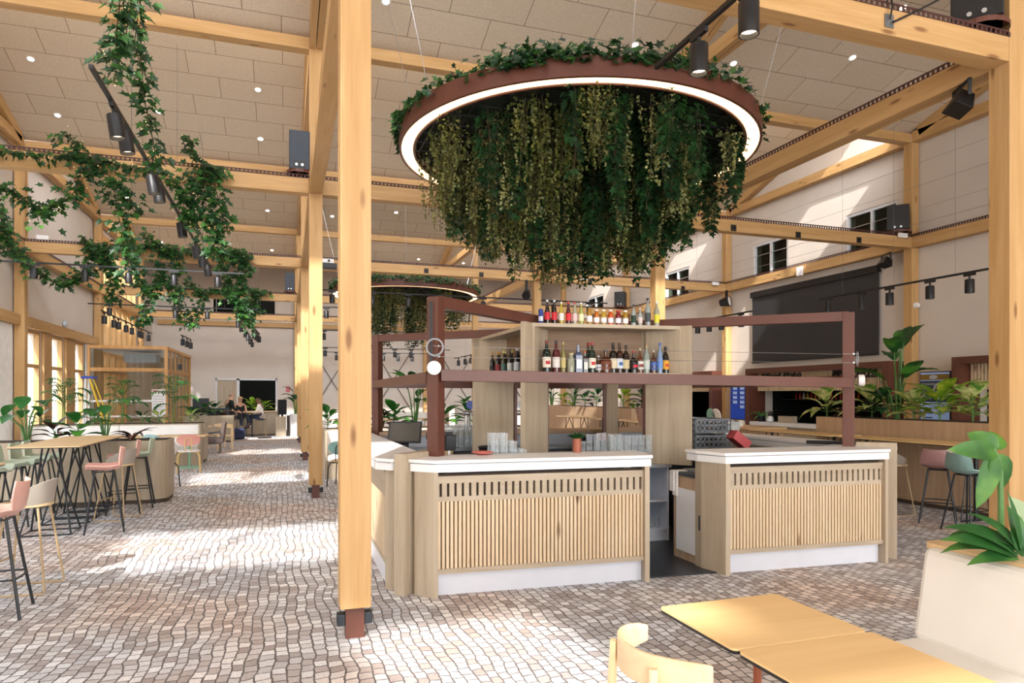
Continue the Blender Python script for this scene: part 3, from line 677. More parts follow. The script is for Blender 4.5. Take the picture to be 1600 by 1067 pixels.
row = [(845, 'blue and silver drink can at the left end of the top row', .026, .15, 'can', '27459c', None, 'c9ced8'), (855, 'cola bottle with a red label, leftmost on the tower top', .03, .25, 'soda', '1a0d0a', 'c3c7cc', 'c3202b'), (866, 'cola bottle with a red label, second on the tower top', .03, .25, 'soda', '1a0d0a', 'c3c7cc', 'c3202b'),
 (877, 'bottle of pale yellow lemonade with a pink and white label', .028, .235, 'soda', 'c9b43f', 'd3cfc4', 'e6d9d2'), (888, 'bottle of dark red lemonade with a bright red label', .028, .24, 'soda', '4a0d0e', 'b9232c', 'd6242d'), (898, 'bottle of clear lemonade with a pink label', .028, .235, 'soda', 'b9b79c', 'c6464c', 'e1b7b4'), (908, 'bottle of lime lemonade with a yellow and white label', .028, .235, 'soda', 'b5b860', 'd8d5c9', 'e8e2b2'),
 (921, 'short juice bottle of amber juice with a dark cap', .031, .195, 'juice', 'b98a35', '3b3a38', 'eceaf0'), (932, 'short juice bottle of orange juice, white label with a red dot', .031, .165, 'juice', 'cf7a1f', 'eeeeee', 'eceaf0'), (943, 'short juice bottle of yellow juice, white label and cap', .031, .165, 'juice', 'c9a238', 'f0f0f0', 'eceaf0'), (954, 'short juice bottle of bright orange carrot juice', .031, .165, 'juice', 'd9621d', 'eeeeee', 'eceaf0'), (966, 'short juice bottle of crimson juice', .031, .165, 'juice', '8c1220', 'b9232c', 'eceaf0'), (977, 'short juice bottle of golden juice, last of the juices', .031, .165, 'juice', 'b8912f', 'f0f0f0', 'eceaf0'),
 (990, 'clear water bottle with a dark green label', .028, .235, 'wine', 'aeb5b0', '2b2b2b', '1d3b2c'), (1000, 'small clear tonic bottle with a red letter label', .026, .2, 'wine', 'b6b9b6', 'c9ccd0', 'd8c9c4'), (1012, 'tall clear mineral water bottle with a black cap', .034, .31, 'wine', 'a6adab', '1c1c1c', '3b4447'), (1026, 'clear bottle with a bright yellow label at the right end', .031, .28, 'wine', 'b3b6a4', 'd8d8d0', 'dbd040')]
for px, lab, r, h, sh, col, cap, lb in row:
    v = -1.0; u = topx(px, v); bottle(W(u, v, 2.41), lab, r, h, sh, col, cap, lb, 'drink can' if sh == 'can' else 'bottle', G)
G = 'spirits on the front shelf of the bottle tower'
row = [(854, 'green vermouth bottle with a cream label and red seal, leftmost on the front shelf', .042, .31, 'wine', '12241c', '7a1d22', 'e7dccb', 'b3262c'), (869, 'dark red bitter bottle with a white label', .038, .31, 'wine', '5a0f16', '2b1a2c', 'dad4ce', None), (880, 'slim clear gold bottle on the front shelf', .026, .3, 'wine', '8f8148', 'b9a26a', 'c3b378', None), (892, 'low square clear jar with dried flowers', .04, .19, 'juice', 'a7a892', 'b8b07a', None, None),
 (903, 'slate blue gin bottle with a white diamond label', .042, .27, 'square', '4d5c80', '8d97ad', 'e8ecf2', None), (914, 'small bottle with an orange cap and a pale label', .028, .215, 'square', '2c1a10', 'd2702c', 'e8e1d8', None), (919, 'dark whiskey bottle with a red cap standing behind', .036, .3, 'wine', '1b2015', 'a01d25', None, None), (925, 'green whiskey bottle with a cream label and red cap', .038, .3, 'wine', '1f3322', 'a01d25', 'e9e2d1', 'c2262f'), (935, 'small amber flask with a grey label', .036, .17, 'squat', '4b2817', 'c9c9c9', 'c3c6cc', None), (946, 'wide squat amber whiskey decanter', .062, .235, 'squat', '5a2c14', '3b3b3b', '6f3c22', None),
 (958, 'dark rum bottle with a cream label and gold cap', .04, .3, 'wine', '21150c', '20201c', 'd9cdb0', None), (968, 'rum bottle with a blue and white label', .038, .3, 'wine', '3b1c0f', '3a1d18', 'd3dbe6', '2f5a94'), (978, 'dark brandy bottle with a black neck', .036, .28, 'wine', '2a170d', '1b1b1b', 'c9b98e', None), (990, 'black bottle with a red cap and red seal', .045, .225, 'squat', '14110f', 'b3202a', '1c1a1a', 'd6243d'), (1000, 'amber bourbon bottle with a pale cap', .038, .25, 'squat', '6b3518', 'd9c7a3', 'd8d2cc', '7a2a20'), (1010, 'clear ribbed gin bottle', .036, .28, 'wine', '9aa69d', 'a98b5c', 'bfc7bf', None), (1021, 'copper coloured bottle with a blue label', .036, .235, 'squat', '5a2f22', 'c8b7a8', '3c64a8', None), (1031, 'tall frosted blue vodka bottle', .03, .31, 'wine', '8ba3c6', '2f57a3', '6d94cf', None), (1040, 'dark bottle with a yellow and red label, rightmost on the front shelf', .034, .27, 'wine', '20130b', '22201e', 'e0a024', 'c23a22')]
for px, lab, r, h, sh, col, cap, lb, mk in row:
    r, h = r * 1.06, h * 1.08; v = -1.03 + (.07 if 'behind' in lab else 0); u = topx(px, v); bottle(W(u, v, 1.89), lab, r, h, sh, col, cap, lb, 'bottle', G, op=.25, mark=mk)
G = 'wine bottles on the left shelf of the bottle tower'
cols = [('1b1a18', 'c98a2c', '2c2c2e'), ('1b1a18', 'd0902f', '25262b'), ('1c1a1c', 'cf9130', '8c2f34'), ('241a12', 'd9cfc2', '3c4a52'), ('3a3416', 'd9d24a', '4d6a63'), ('2a2a12', 'e3dc6a', 'b9c4c0'), ('1a1c16', '30343a', 'cfd6d4'), ('231a14', 'd8d8d4', 'e8e8e4'), ('1b1c20', 'd9d9d6', 'c7d2dc'), ('1e1616', 'e0e0dd', '9fb4c4'), ('1f1214', 'a4333c', 'd3dde6'), ('17181c', '22252b', 'e4e6e8')]
for k, (c, cap, lb) in enumerate(cols):
    v = .72 - 1.36 * k / 11; u = -.83 + (.06 if k % 2 else 0)
    bottle(W(u, v, 1.89), 'wine bottle with a %s capsule, %s from the far end of the left shelf' % (['gold', 'gold', 'gold', 'pale', 'yellow', 'yellow', 'dark', 'white', 'white', 'white', 'red', 'black'][k], ORD[k]), .037, .3, 'wine', c, cap, lb, 'bottle', G, op=.1)
# stacked glasses: one glass with a thick base, copied up in stacks
m, nt, b = nmat('tumbler_glass'); GLS = m; b.inputs['Base Color'].default_value = srgb('eef1f3'); b.inputs['Roughness'].default_value = .08; b.inputs['Specular IOR Level'].default_value = 1
lw = N(nt, 'ShaderNodeLayerWeight', Blend=.3); mr = N(nt, 'ShaderNodeMapRange'); mr.inputs[3].default_value = .16; mr.inputs[4].default_value = .8; L(nt, lw.outputs['Facing'], mr.inputs[0])
tr = N(nt, 'ShaderNodeBsdfTransparent'); tr.inputs[0].default_value = srgb('f4f7f8'); mx = N(nt, 'ShaderNodeMixShader'); L(nt, mr.outputs[0], mx.inputs[0]); L(nt, tr.outputs[0], mx.inputs[1]); L(nt, b.outputs[0], mx.inputs[2]); L(nt, mx.outputs[0], nt.nodes['Material Output'].inputs[0])
def make_glass():
    o = MB().lathe([(0, .003), (.034, .003), (.040, .1)], 10).build('drinking_glass', GLS, smooth=True, origin=(0, 0, 0)); return o
proto = make_glass(); first = [True]
def stack(u, v, z, n, label, group):
    for k in range(n):
        p = W(u + random.uniform(-.002, .002), v, z + .075 * k)
        if first[0]: first[0] = False; o = proto
        else: o = proto.copy(); COL.objects.link(o)
        o.location = p; o.rotation_euler = (0, 0, random.random()); tag(o, label, 'glass', group)
for i in range(8):
    for j in range(1 if i > 5 else 2): stack(-1.28 + .088 * i, 1.62 + .1 * j, .9, 4, 'clear tumbler in the tall stacks on the back counter, left of the tower', 'tumblers stacked on the back counter')
for i in range(4):
    for j in range(2): stack(-1.57 + .088 * i, -1.84 + .09 * j, .9, 5 if i < 2 else 4 if i % 3 else 3, 'clear tumbler stacked behind the left counter, left of the front tower fin', 'tumblers stacked behind the left counter')
for i in range(7):
    stack(-.18 + .088 * i, -.62, .875, 4 if i % 3 else 3, 'clear tumbler stacked behind the small potted herb', 'tumblers stacked behind the herb pot')
for i in range(6):
    stack(.06 + .086 * i, -.9, .875, 4, 'clear tumbler in the front stacks right of the herb pot', 'tumblers stacked at the tower front')
for i in range(5):
    o = proto.copy(); COL.objects.link(o); o.location = W(.35 + .075 * i, -.8, .14); tag(o, 'clear tumbler on the low shelf in the staff gap', 'glass', 'tumblers on the low shelf')
# small things on the bar
t = thing('potted_herb', 'small green herb in a rose copper pot at the back edge of the left counter', 'plant', W(-.83, -1.98, 1.12))
MB().lathe([(0, 0), (.035, 0), (.045, .03), (.04, .12), (.044, .13), (.036, .13), (.034, .1), (0, .1)], 14).build('pot', plain('copper_pink', 'b9745f', .3, metal=.6), t, world=False, smooth=True)
b = MB()
for k in range(60):
    a = random.random() * 6.28; r = random.random() ** .5 * .06; b.leaf((r * .5 * math.cos(a), r * .5 * math.sin(a), .12), (math.cos(a) * r * 14, math.sin(a) * r * 14, 1), (0, 0, 1), .085, .03, .8, shape=[.2, 1, .6, 0])
b.build('leaves', leafm('herb', '1f5a26', '3c8a35'), t, world=False)
SCR = plain('screen_dark', '23262a', .2, var=.1)
t = thing('till_screen', 'tilted black touch screen till on the left counter', 'screen', W(-2.02, .35, 1.0))
M = Matrix.Translation(W(-2.02, .35, 1.2)) @ Matrix.Rotation(R(-20), 4, 'Z') @ Matrix.Rotation(R(-28), 4, 'X')
MB().box(-.2, -.012, -.14, .2, .012, .14).xf(M).build('housing', BLACK, t, bevel=.004); MB().box(-.18, -.016, -.12, .18, -.0125, .12).xf(M).build('display', plain('display_off', '55524c', .12), t)
MB().box(-2.02 + 3.37 - .07, 7.65 + .47 + .13, .9, -2.02 + 3.37 + .07, 7.65 + .62 + .13, 1.15).build('stand', BLACK, t)
t = thing('espresso_machine', 'small black machine with a silver drip tray behind the left counter', 'coffee machine', W(-1.75, -.2, .9))
b = MB(); c = W(-1.75, -.2); b.box(c.x - .16, c.y - .14, .9, c.x + .16, c.y + .14, 1.02); b.build('drip_tray', plain('brass_tray', 'c2ab84', .35, metal=.4), t, bevel=.01)
b = MB(); b.box(c.x + .08, c.y - .1, 1.02, c.x + .2, c.y + .12, 1.2); b.box(c.x - .1, c.y + .06, 1.14, c.x + .2, c.y + .14, 1.22); b.build('body', BLACK, t, bevel=.01)
t = thing('waste_bin', 'black bin with an orange handle behind the left counter', 'bin', W(-1.35, -1.2, .9)); c = W(-1.35, -1.2)
MB().lathe([(0, 0), (.15, 0), (.19, .22), (.2, .23), (.17, .23), (.14, .02)], 16, (c.x, c.y, .9)).build('bucket', BLACK, t, smooth=True)
MB().tube([(c.x - .19 * math.cos(a), c.y - .21, 1.1 - .1 * math.sin(a * .7) ) for a in [i * .3 for i in range(11)]], .012, 6).build('handle', plain('orange', 'd8612a', .4), t, smooth=True)
for k, (dx, c2) in enumerate(((0, 'd9d9dc'), (.06, 'e9e9ee'))):
    t = thing('sanitizer_bottle', 'small white bottle with a pink label by the left front post, %s' % ('left one' if k == 0 else 'right one'), 'bottle', W(-1.98 + dx, -1.55, .9), 'small white bottles')
    MB().lathe([(0, 0), (.025, 0), (.026, .16), (.012, .19), (.012, .225), (0, .225)], 12).build('body', WHITE, t, world=False, smooth=True); MB().lathe([(.0265, .1), (.0265, .14)], 12).build('label', plain('pinklab', 'd9808a', .6), t, world=False)
t = thing('plate_stack', 'coral plate at the back edge of the left counter', 'plate', W(-1.72, -1.98, 1.121))
MB().lathe([(0, 0), (.05, 0), (.1, .022), (.1, .026), (.05, .008), (0, .008)], 20).build('dish', plain('coral', 'd8766a', .4), t, world=False, smooth=True)
# beer taps on the back counter
t = thing('beer_tap_tower', 'chrome beer tower with round badges on the back counter', 'beer tap', W(-.28, 2.1, 1.12))
for x in (-.55, -.2, .2, .55): 
    MB().lathe([(0, 0), (.05, 0), (.03, .02), (.028, .26), (0, .26)], 12, (x, 0, 0)).build('column', STEEL, t, world=False, smooth=True)
MB().tube([(-.6, 0, .26), (.6, 0, .26)], .045, 10).build('crossbar', STEEL, t, world=False, smooth=True)
for k in range(6):
    x = -.5 + .2 * k
    h = MB().tube([(x, -.05, .27), (x, -.1, .25), (x, -.1, .2)], .012, 8).build('tap', STEEL, t, world=False, smooth=True)
    MB().lathe([(0, -.01), (.062, -.01), (.066, 0), (.062, .01), (0, .01)], 20).xf(Matrix.Translation((x, -.05, .38)) @ Matrix.Rotation(R(90), 4, 'X')).build('badge', plain('badge_blue', '3d55b8' if k < 2 else 'dfe2ea', .3) if k < 2 else plain('badge_white', 'e6e8ee', .3), t, world=False, smooth=True)
# dish racks, red tin, clear tub, tray on the right
for k in range(2):
    t = thing('glass_rack', 'grey plastic glass rack, %s of two behind the right counter' % ('lower' if k == 0 else 'upper tilted one'), 'rack', W(1.55, -.3, 1.0 + .19 * k), 'glass racks')
    b = MB(); c = W(1.55, -.3); z = 1.0 + .2 * k; s = .25
    for i in range(9):
        x = -s + 2 * s * i / 8
        b.box(c.x + x - .008, c.y - s, z, c.x + x + .008, c.y - s + .012, z + .15); b.box(c.x - s, c.y + x - .008, z, c.x - s + .012, c.y + x + .008, z + .15); b.box(c.x + s - .012, c.y + x - .008, z, c.x + s, c.y + x + .008, z + .15); b.box(c.x + x - .008, c.y + s - .012, z, c.x + x + .008, c.y + s, z + .15)
    for zz in (.0, .07, .135):
        for (x0, y0, x1, y1) in ((-s, -s, s, -s + .014), (-s, s - .014, s, s), (-s, -s, -s + .014, s), (s - .014, -s, s, s)): b.box(c.x + x0, c.y + y0, z + zz, c.x + x1, c.y + y1, z + zz + .025)
    b.build('frame', plain('rack_grey', '70747a', .5), t); MB().box(c.x - s, c.y - s, z - .012, c.x + s, c.y + s, z - .001).build('base', plain('rack_grey', '70747a', .5), t)
c = W(1.55, -.3); tag(MB().box(c.x - .35, c.y - .3, .012, c.x + .35, c.y + .35, .985).build('dishwasher', plain('dw_dark', '3a3d40', .4, metal=.5)), 'dark dishwasher cabinet under the grey glass racks', 'dishwasher')
M = Matrix.Translation(W(1.56, -1.02, 1.135)) @ Matrix.Rotation(R(35), 4, 'Y')
tag(MB().box(-.12, -.07, -.055, .12, .07, .055).xf(M).build('red_tin', plain('red_tin', 'b04a4c', .4), bevel=.006), 'red box lying tilted behind the right counter top', 'box')
c = W(1.56, -1.02); tag(MB().box(c.x - .2, c.y - .16, .89, c.x + .25, c.y + .16, 1.03).build('printer_box', BLACK, bevel=.01), 'black box under the tilted red box behind the right counter', 'box')
c = W(1.5, -1.2); tag(MB().box(c.x - .35, c.y - .3, .012, c.x + .42, c.y + .4, .89).build('undercounter_fridge', plain('dw_dark', '3a3d40', .4, metal=.5)), 'low dark fridge under the right front counter', 'fridge')
t = thing('clear_tub', 'clear plastic tub of ice on the right side counter', 'tub', W(2.3, .25, 1.12)); 
b = MB(); b.lathe([(0, 0), (.14, 0), (.17, .17), (.175, .17), (.145, -.002)], 4, (0, 0, 0), R(45), R(405)); b.build('tub_wall', GLS, t, world=False)
b = MB()
for k in range(60): b.cbox((random.uniform(-.085, .085), random.uniform(-.085, .085), random.uniform(.015, .12)), (.03, .03, .03), Euler((random.random() * 3, random.random() * 3, 0)).to_matrix())
o = b.build('ice', plain('ice', 'd9d3c2', .2), t, world=False); o['kind'] = 'stuff'
c = W(2.36, -1.75, 1.123); tag(MB().tube([c + V(-.32, .25, .012), c + V(-.1, .02, .012), c + V(.08, -.1, .012)], .02, 8).build('umbrella', plain('umbrella_black', '1d1d20', .7), smooth=True), 'folded black umbrella lying on the right side counter', 'umbrella')
t = thing('card_holder', 'pair of small white menu cards standing before the back right fin', 'menu card', W(.6, .55, .876))
for k in range(2): MB().box(-.06 + .075 * k, -.004, 0, .005 + .075 * k, .004, .1 + .0).xf(Matrix.Translation((0, 0, .17))).build('card', plain('card_pale', 'd8cfd0', .6), t, world=False)
MB().box(-.07, -.02, 0, .09, .02, .17).build('holder', plain('grey_top', '9da0a3', .4), t, world=False)
t = thing('receipt_printer', 'black card terminal and printer right of the glass stacks', 'printer', W(.95, 1.6, .9)); c = W(.95, 1.6)
MB().box(c.x - .2, c.y - .15, .9, c.x + .2, c.y + .15, 1.05).build('body', BLACK, t, bevel=.01); MB().box(c.x - .15, c.y - .152, .98, c.x + .15, c.y - .14, 1.05).build('display', plain('lilac_disp', '7d7fb5', .3), t)
t = thing('till_monitor', 'upright till monitor behind the steel upright right of the glasses', 'screen', W(1.25, 1.6, .9)); c = W(1.25, 1.6)
MB().box(c.x - .13, c.y - .02, 1.0, c.x + .13, c.y + .02, 1.3).build('housing', BLACK, t); MB().box(c.x - .12, c.y - .024, 1.01, c.x + .12, c.y - .02, 1.29).build('display', plain('disp_pale', 'a9c4d4', .2), t); MB().box(c.x - .03, c.y - .03, .9, c.x + .03, c.y + .03, 1.0).build('stand', BLACK, t)
# ================= hanging gardens, ivy, lights
IVYD = leafm('ivy_dark', '16301a', '2b5527', scale=5, trans=.15, mid='1f4422'); IVYG = leafm('ivy_green', '24491f', '4b7a2f', scale=6, trans=.25, mid='335f28')
PALE = leafm('trailing_pale', '5f6a3a', '9c9a62', scale=9, trans=.25, mid='7a7e4a'); OLIVE = leafm('trailing_olive', '4a5527', '7b7a3a', scale=9, trans=.25, mid='5f6730')
STEM = plain('vine_stem', '4a3f28', .8)
RINGL = emis('ring_glow', 'ffd3a0', 4.2)
def chandelier(cx, cy, label, seed, dens):
    rnd = random.Random(seed); Ro, Ri, z0, z1 = 2.26, 2.06, 4.71, 4.91
    t = thing('planted_ring_lamp', label, 'chandelier', (cx, cy, 3.2), 'planted ring lamps')
    c = (cx, cy, 0)
    MB().lathe([(Ro - .008, z0 + .002), (Ro, z0), (Ro, z1), (Ro - .008, z1)], 96, c).build('outer_band', RUST, t, smooth=True)
    MB().lathe([(Ro - .008, z0 + .002), (Ro - .03, z0 - .004), (Ro - .03, z0 + .03)], 96, c).build('outer_lip', RUST, t, smooth=True)
    MB().lathe([(Ri + .03, z0 + .03), (Ri + .028, z0 - .004), (Ri, z0 - .004), (Ri, z1), (Ri + .01, z1)], 96, c).build('inner_band', RUST, t, smooth=True)
    MB().lathe([(Ro - .03, z0 + .012), (Ri + .03, z0 + .012)], 96, c).build('light_strip', RINGL, t)
    MB().lathe([(Ro - .01, z1 - .02), (Ri, z1 - .02)], 64, c).build('top_cover', RUST, t)
    MB().lathe([(0, 4.80), (Ri - .01, 4.80)], 48, c).build('moss_backing', plain('moss_dark', '1c2416', .95, bump=.5), t)
    b = MB(); pan = MB()
    for k in range(14):
        y = -1.95 + 3.9 * k / 13; w = math.sqrt(max(.05, 2.05 ** 2 - y * y)); pan.box(cx - w, cy + y - .008, 4.74, cx + w, cy + y + .008, 4.76)
    for k in range(14):
        y = -1.95 + 3.9 * k / 13; w = math.sqrt(max(.05, 2.05 ** 2 - y * y)); pan.box(cx + y - .008, cy - w, 4.745, cx + y + .008, cy + w, 4.765)
    pan.build('carrier_mesh', BLACK, t)
    for k in range(6):
        a = k * math.pi / 3 + .35; x, y = cx + 2.2 * math.cos(a), cy + 2.2 * math.sin(a); MB().tube([(x, y, z1 - .02), (cx + 2.9 * math.cos(a), cy + 2.9 * math.sin(a), min(zc(cy + 2.9 * math.sin(a)), 7.6))], .004, 5).build('suspension_cable', STEEL, t)
    # hanging strands: long dark ivy in the middle, fine pale trailers all round
    ms = {'pale_trailers': (MB(), PALE), 'olive_trailers': (MB(), OLIVE), 'dark_ivy': (MB(), IVYD)}; st = MB()
    ns = int(560 * dens)
    for k in range(ns):
        r = 2.03 * math.sqrt(rnd.random()); a = rnd.random() * 6.2832
        if k % 3: r = max(.1, min(2.03, R0 + rnd.gauss(0, .05))); a = A0 + rnd.gauss(0, .05) / max(.4, r)
        else: R0, A0, K0 = r, a, rnd.random()
        x, y = cx + r * math.cos(a), cy + r * math.sin(a)
        mid = 1 - r / 2.03
        Ln = .66 + .8 * min(1, mid * 1.6) + rnd.uniform(-.3, .18)
        kind = 'dark_ivy' if K0 < .3 + .35 * mid else ('pale_trailers' if K0 < .72 + .2 * mid else 'olive_trailers')
        m, _ = ms[kind]; z = 4.78; px, py = x, y; wob = rnd.random() * 6
        step = .034 if kind != 'dark_ivy' else .06
        if dens < .6: step *= 1.5
        sp = .05 + .05 * rnd.random(); zz = 0
        while zz < Ln:
            zz += step; f = zz / Ln
            qx = x + .04 * math.sin(zz * 5 + wob); qy = y + .04 * math.cos(zz * 4 + wob)
            for j in range(5 if kind != 'dark_ivy' else 3):
                th = rnd.random() * 6.283; s_ = sp * (1 - .6 * f) + .012
                p = (qx + s_ * math.cos(th), qy + s_ * math.sin(th), z - zz + rnd.uniform(-.02, .02))
                d = (math.cos(th), math.sin(th), -1.1 + rnd.random() * .8)
                if kind == 'dark_ivy': m.ivy(p, d, (math.cos(th), math.sin(th), .8), rnd.uniform(.06, .1))
                else:
                    l = rnd.uniform(.025, .042); D = Vector(d).normalized(); S = D.cross(Vector((rnd.uniform(-1, 1), rnd.uniform(-1, 1), rnd.uniform(-1, 1)))).normalized() * l * .5; P = Vector(p)
                    m.add([P, P + D * l * .5 + S, P + D * l, P + D * l * .5 - S], [(0, 1, 2, 3)])
        st.tube([(x, y, z), (x + .03, y, z - Ln * .5), (x, y, z - Ln)], .004, 3)
    for k, (m, mat) in ms.items():
        o = m.build(k, mat, t); o['kind'] = 'stuff'
    st.build('stems', STEM, t)['kind'] = 'stuff'
    m = MB(); m2 = MB()
    nr = int(2600 * dens); bunch = [rnd.random() * 6.283 for _ in range(26)]
    for k in range(nr):
        a = rnd.choice(bunch) + rnd.gauss(0, .12) if rnd.random() < .75 else rnd.random() * 6.283
        r = Ro - .08 + rnd.gauss(.02, .06); h = abs(rnd.gauss(0, .07)); out = rnd.random() < .22
        z = z1 + h if not out else z1 - rnd.random() * .09; r = r if not out else Ro + .02 + rnd.random() * .04
        th = rnd.random() * 6.283
        (m if rnd.random() < .6 else m2).ivy((cx + r * math.cos(a), cy + r * math.sin(a), z), (math.cos(th), math.sin(th), rnd.uniform(-.6, .9)), (math.cos(a), math.sin(a), .7), rnd.uniform(.06, .1))
    m.build('rim_ivy', IVYD, t)['kind'] = 'stuff'; m2.build('light_rim_ivy', IVYG, t)['kind'] = 'stuff'
    return t
chandelier(3.55, 8.02, 'large rust ring lamp with hanging plants above the island bar', 3, 1.0)
chandelier(3.55, 21.1, 'smaller looking rust ring lamp with hanging plants far behind the bar', 5, .5)
# ---- ivy garlands on the left
def garland(label, paths, seed, dens=1.0, width=.07, size=(.07, .125), group='ivy garlands over the left aisle'):
    """paths: lists of points; leaves gather round them. One plant, light stem plus two leaf tones and tiny lights"""
    rnd = random.Random(seed); a, b, st, dots = MB(), MB(), MB(), MB()
    for pts in paths:
        P = [Vector(p) for p in pts]; st.tube([p + V(0, 0, 0) for p in P], .006, 5)
        for p, q in zip(P, P[1:]):
            d = q - p; n = max(1, int(d.length * 115 * dens))
            for k in range(n):
                f = rnd.random(); c = p + d * f; th = rnd.random() * 6.283; r = abs(rnd.gauss(0, width))
                side = Vector((math.cos(th), math.sin(th), rnd.uniform(-.8, .5)))
                (a if rnd.random() < .6 else b).ivy(c + side * r, side + Vector((0, 0, -.5)), (math.cos(th) * .5, -1 + math.sin(th) * .5, .7), rnd.uniform(*size))
            for k in range(max(1, int(d.length * 3))):
                c = p + d * rnd.random() + Vector((rnd.gauss(0, width), rnd.gauss(0, width), rnd.gauss(0, width))); s = .006
                dots.cbox(c, (s, s, s))
    xs, ys, zs = zip(*a.v)
    t = thing('ivy_garland', label, 'ivy', ((min(xs) + max(xs)) / 2, (min(ys) + max(ys)) / 2, min(zs)), group)
    st.build('vine_stem', STEM, t); a.build('dark_leaves', IVYD, t)['kind'] = 'stuff'; b.build('light_leaves', IVYG, t)['kind'] = 'stuff'
    dots.build('fairy_lights', emis('fairy', 'ffdf9e', 5), t)['kind'] = 'stuff'
def sag(p, q, drop, n=8):
    p, q = Vector(p), Vector(q); return [p + (q - p) * i / n - V(0, 0, drop * 4 * (i / n) * (1 - i / n)) for i in range(n + 1)]
def px_path(pts, Y): return [atY(x, y, Y) for x, y in pts]
Y1, Y2, Y3 = 11.15, 17.7, 24.25
garland('thick ivy strands hanging down beside the near end of the long black track', [px_path([(188, -60), (186, 20), (180, 60), (184, 95), (178, 130)], 7.4), px_path([(214, -60), (215, 30), (210, 70), (222, 110), (224, 150), (232, 185), (240, 225), (245, 262)], 8.2), px_path([(205, 0), (196, 60), (175, 95), (165, 85)], 7.8)], 11, .9)
garland('ivy wound along the near tie beam at the far left of the photo', [px_path([(-40, 232), (40, 240), (90, 243), (140, 250)], Y1 - .12), px_path([(185, 258), (215, 262), (245, 262)], Y1 - .12)], 12, .9)
garland('ivy bunch over the near tie beam with drooping swag to the left', [px_path([(100, 205), (118, 222), (128, 245), (150, 250), (178, 256)], Y1 - .15), px_path([(150, 250), (128, 280), (112, 305), (85, 325), (55, 322), (20, 300), (-20, 285)], Y1 - .2), px_path([(160, 262), (178, 285), (200, 310), (212, 335)], Y1 - .2), px_path([(178, 290), (183, 330), (192, 365), (200, 400), (205, 420)], Y1 - .25), px_path([(55, 322), (60, 345)], Y1 - .2)], 13, 1.15, .1)
garland('ivy bunch over the near tie beam hanging in long strands, right of the black track', [px_path([(296, 212), (300, 240), (318, 260), (340, 265), (352, 262)], Y1 - .15), px_path([(306, 262), (300, 300), (296, 330), (312, 365), (318, 378)], Y1 - .2), px_path([(330, 262), (338, 300), (346, 330), (352, 362)], Y1 - .2), px_path([(320, 265), (318, 310), (334, 350), (335, 400)], Y1 - .25), px_path([(252, 265), (278, 290), (290, 330), (310, 345)], Y1 - .2)], 14, 1.15, .09)
garland('ivy strand dropping along the far left edge of the photo', [px_path([(-6, 310), (2, 345), (8, 385), (2, 400)], 13.2), px_path([(2, 345), (22, 385), (28, 400), (45, 405)], 13.2)], 15, .9)
garland('ivy bunch on the second tie beam with a loop towards the wall', [px_path([(132, 370), (142, 385), (160, 385), (168, 378)], Y2 - .15), px_path([(140, 385), (138, 410), (125, 432), (100, 445), (80, 440), (58, 425)], Y2 - .2), px_path([(165, 385), (172, 420), (178, 450), (176, 470)], Y2 - .2), px_path([(155, 385), (150, 402), (172, 415), (185, 430)], Y2 - .22), px_path([(58, 425), (40, 408), (28, 395)], Y2 - .2)], 16, 1.0, .1, (.09, .15))
garland('ivy on the second tie beam hanging in a V above the middle track', [px_path([(186, 380), (215, 385), (248, 382)], Y2 - .15), px_path([(200, 385), (210, 420), (222, 445), (240, 460), (252, 430), (250, 405)], Y2 - .2), px_path([(228, 362), (248, 385), (258, 400), (270, 382)], Y2 - .15), px_path([(270, 385), (282, 410), (270, 450), (275, 475)], Y2 - .2), px_path([(236, 460), (228, 485), (225, 500), (215, 508)], Y2 - .2)], 17, 1.0, .1, (.09, .15))
garland('ivy over the second tie beam near the end of the long track', [px_path([(288, 390), (330, 392), (360, 395), (388, 400)], Y2 - .15), px_path([(365, 388), (378, 400), (388, 420)], Y2 - .15), px_path([(345, 400), (350, 430), (355, 455), (378, 480), (380, 500)], Y2 - .2), px_path([(372, 398), (378, 435), (374, 470), (385, 500), (388, 515)], Y2 - .2)], 18, 1.05, .1, (.09, .15))
garland('ivy bunch on the third tie beam with a loop hanging to the track', [px_path([(298, 440), (312, 455), (330, 452), (350, 455)], Y3 - .15), px_path([(278, 450), (282, 480), (290, 505), (300, 510), (308, 490), (318, 465), (310, 450)], Y3 - .2)], 19, .8, .12, (.11, .17))
garland('thin ivy trail running along the third tie beam to the speaker', [px_path([(352, 455), (385, 452), (400, 455), (420, 457)], Y3 - .15), px_path([(395, 452), (396, 480), (392, 500)], Y3 - .2)], 20, .8, .12, (.11, .17))
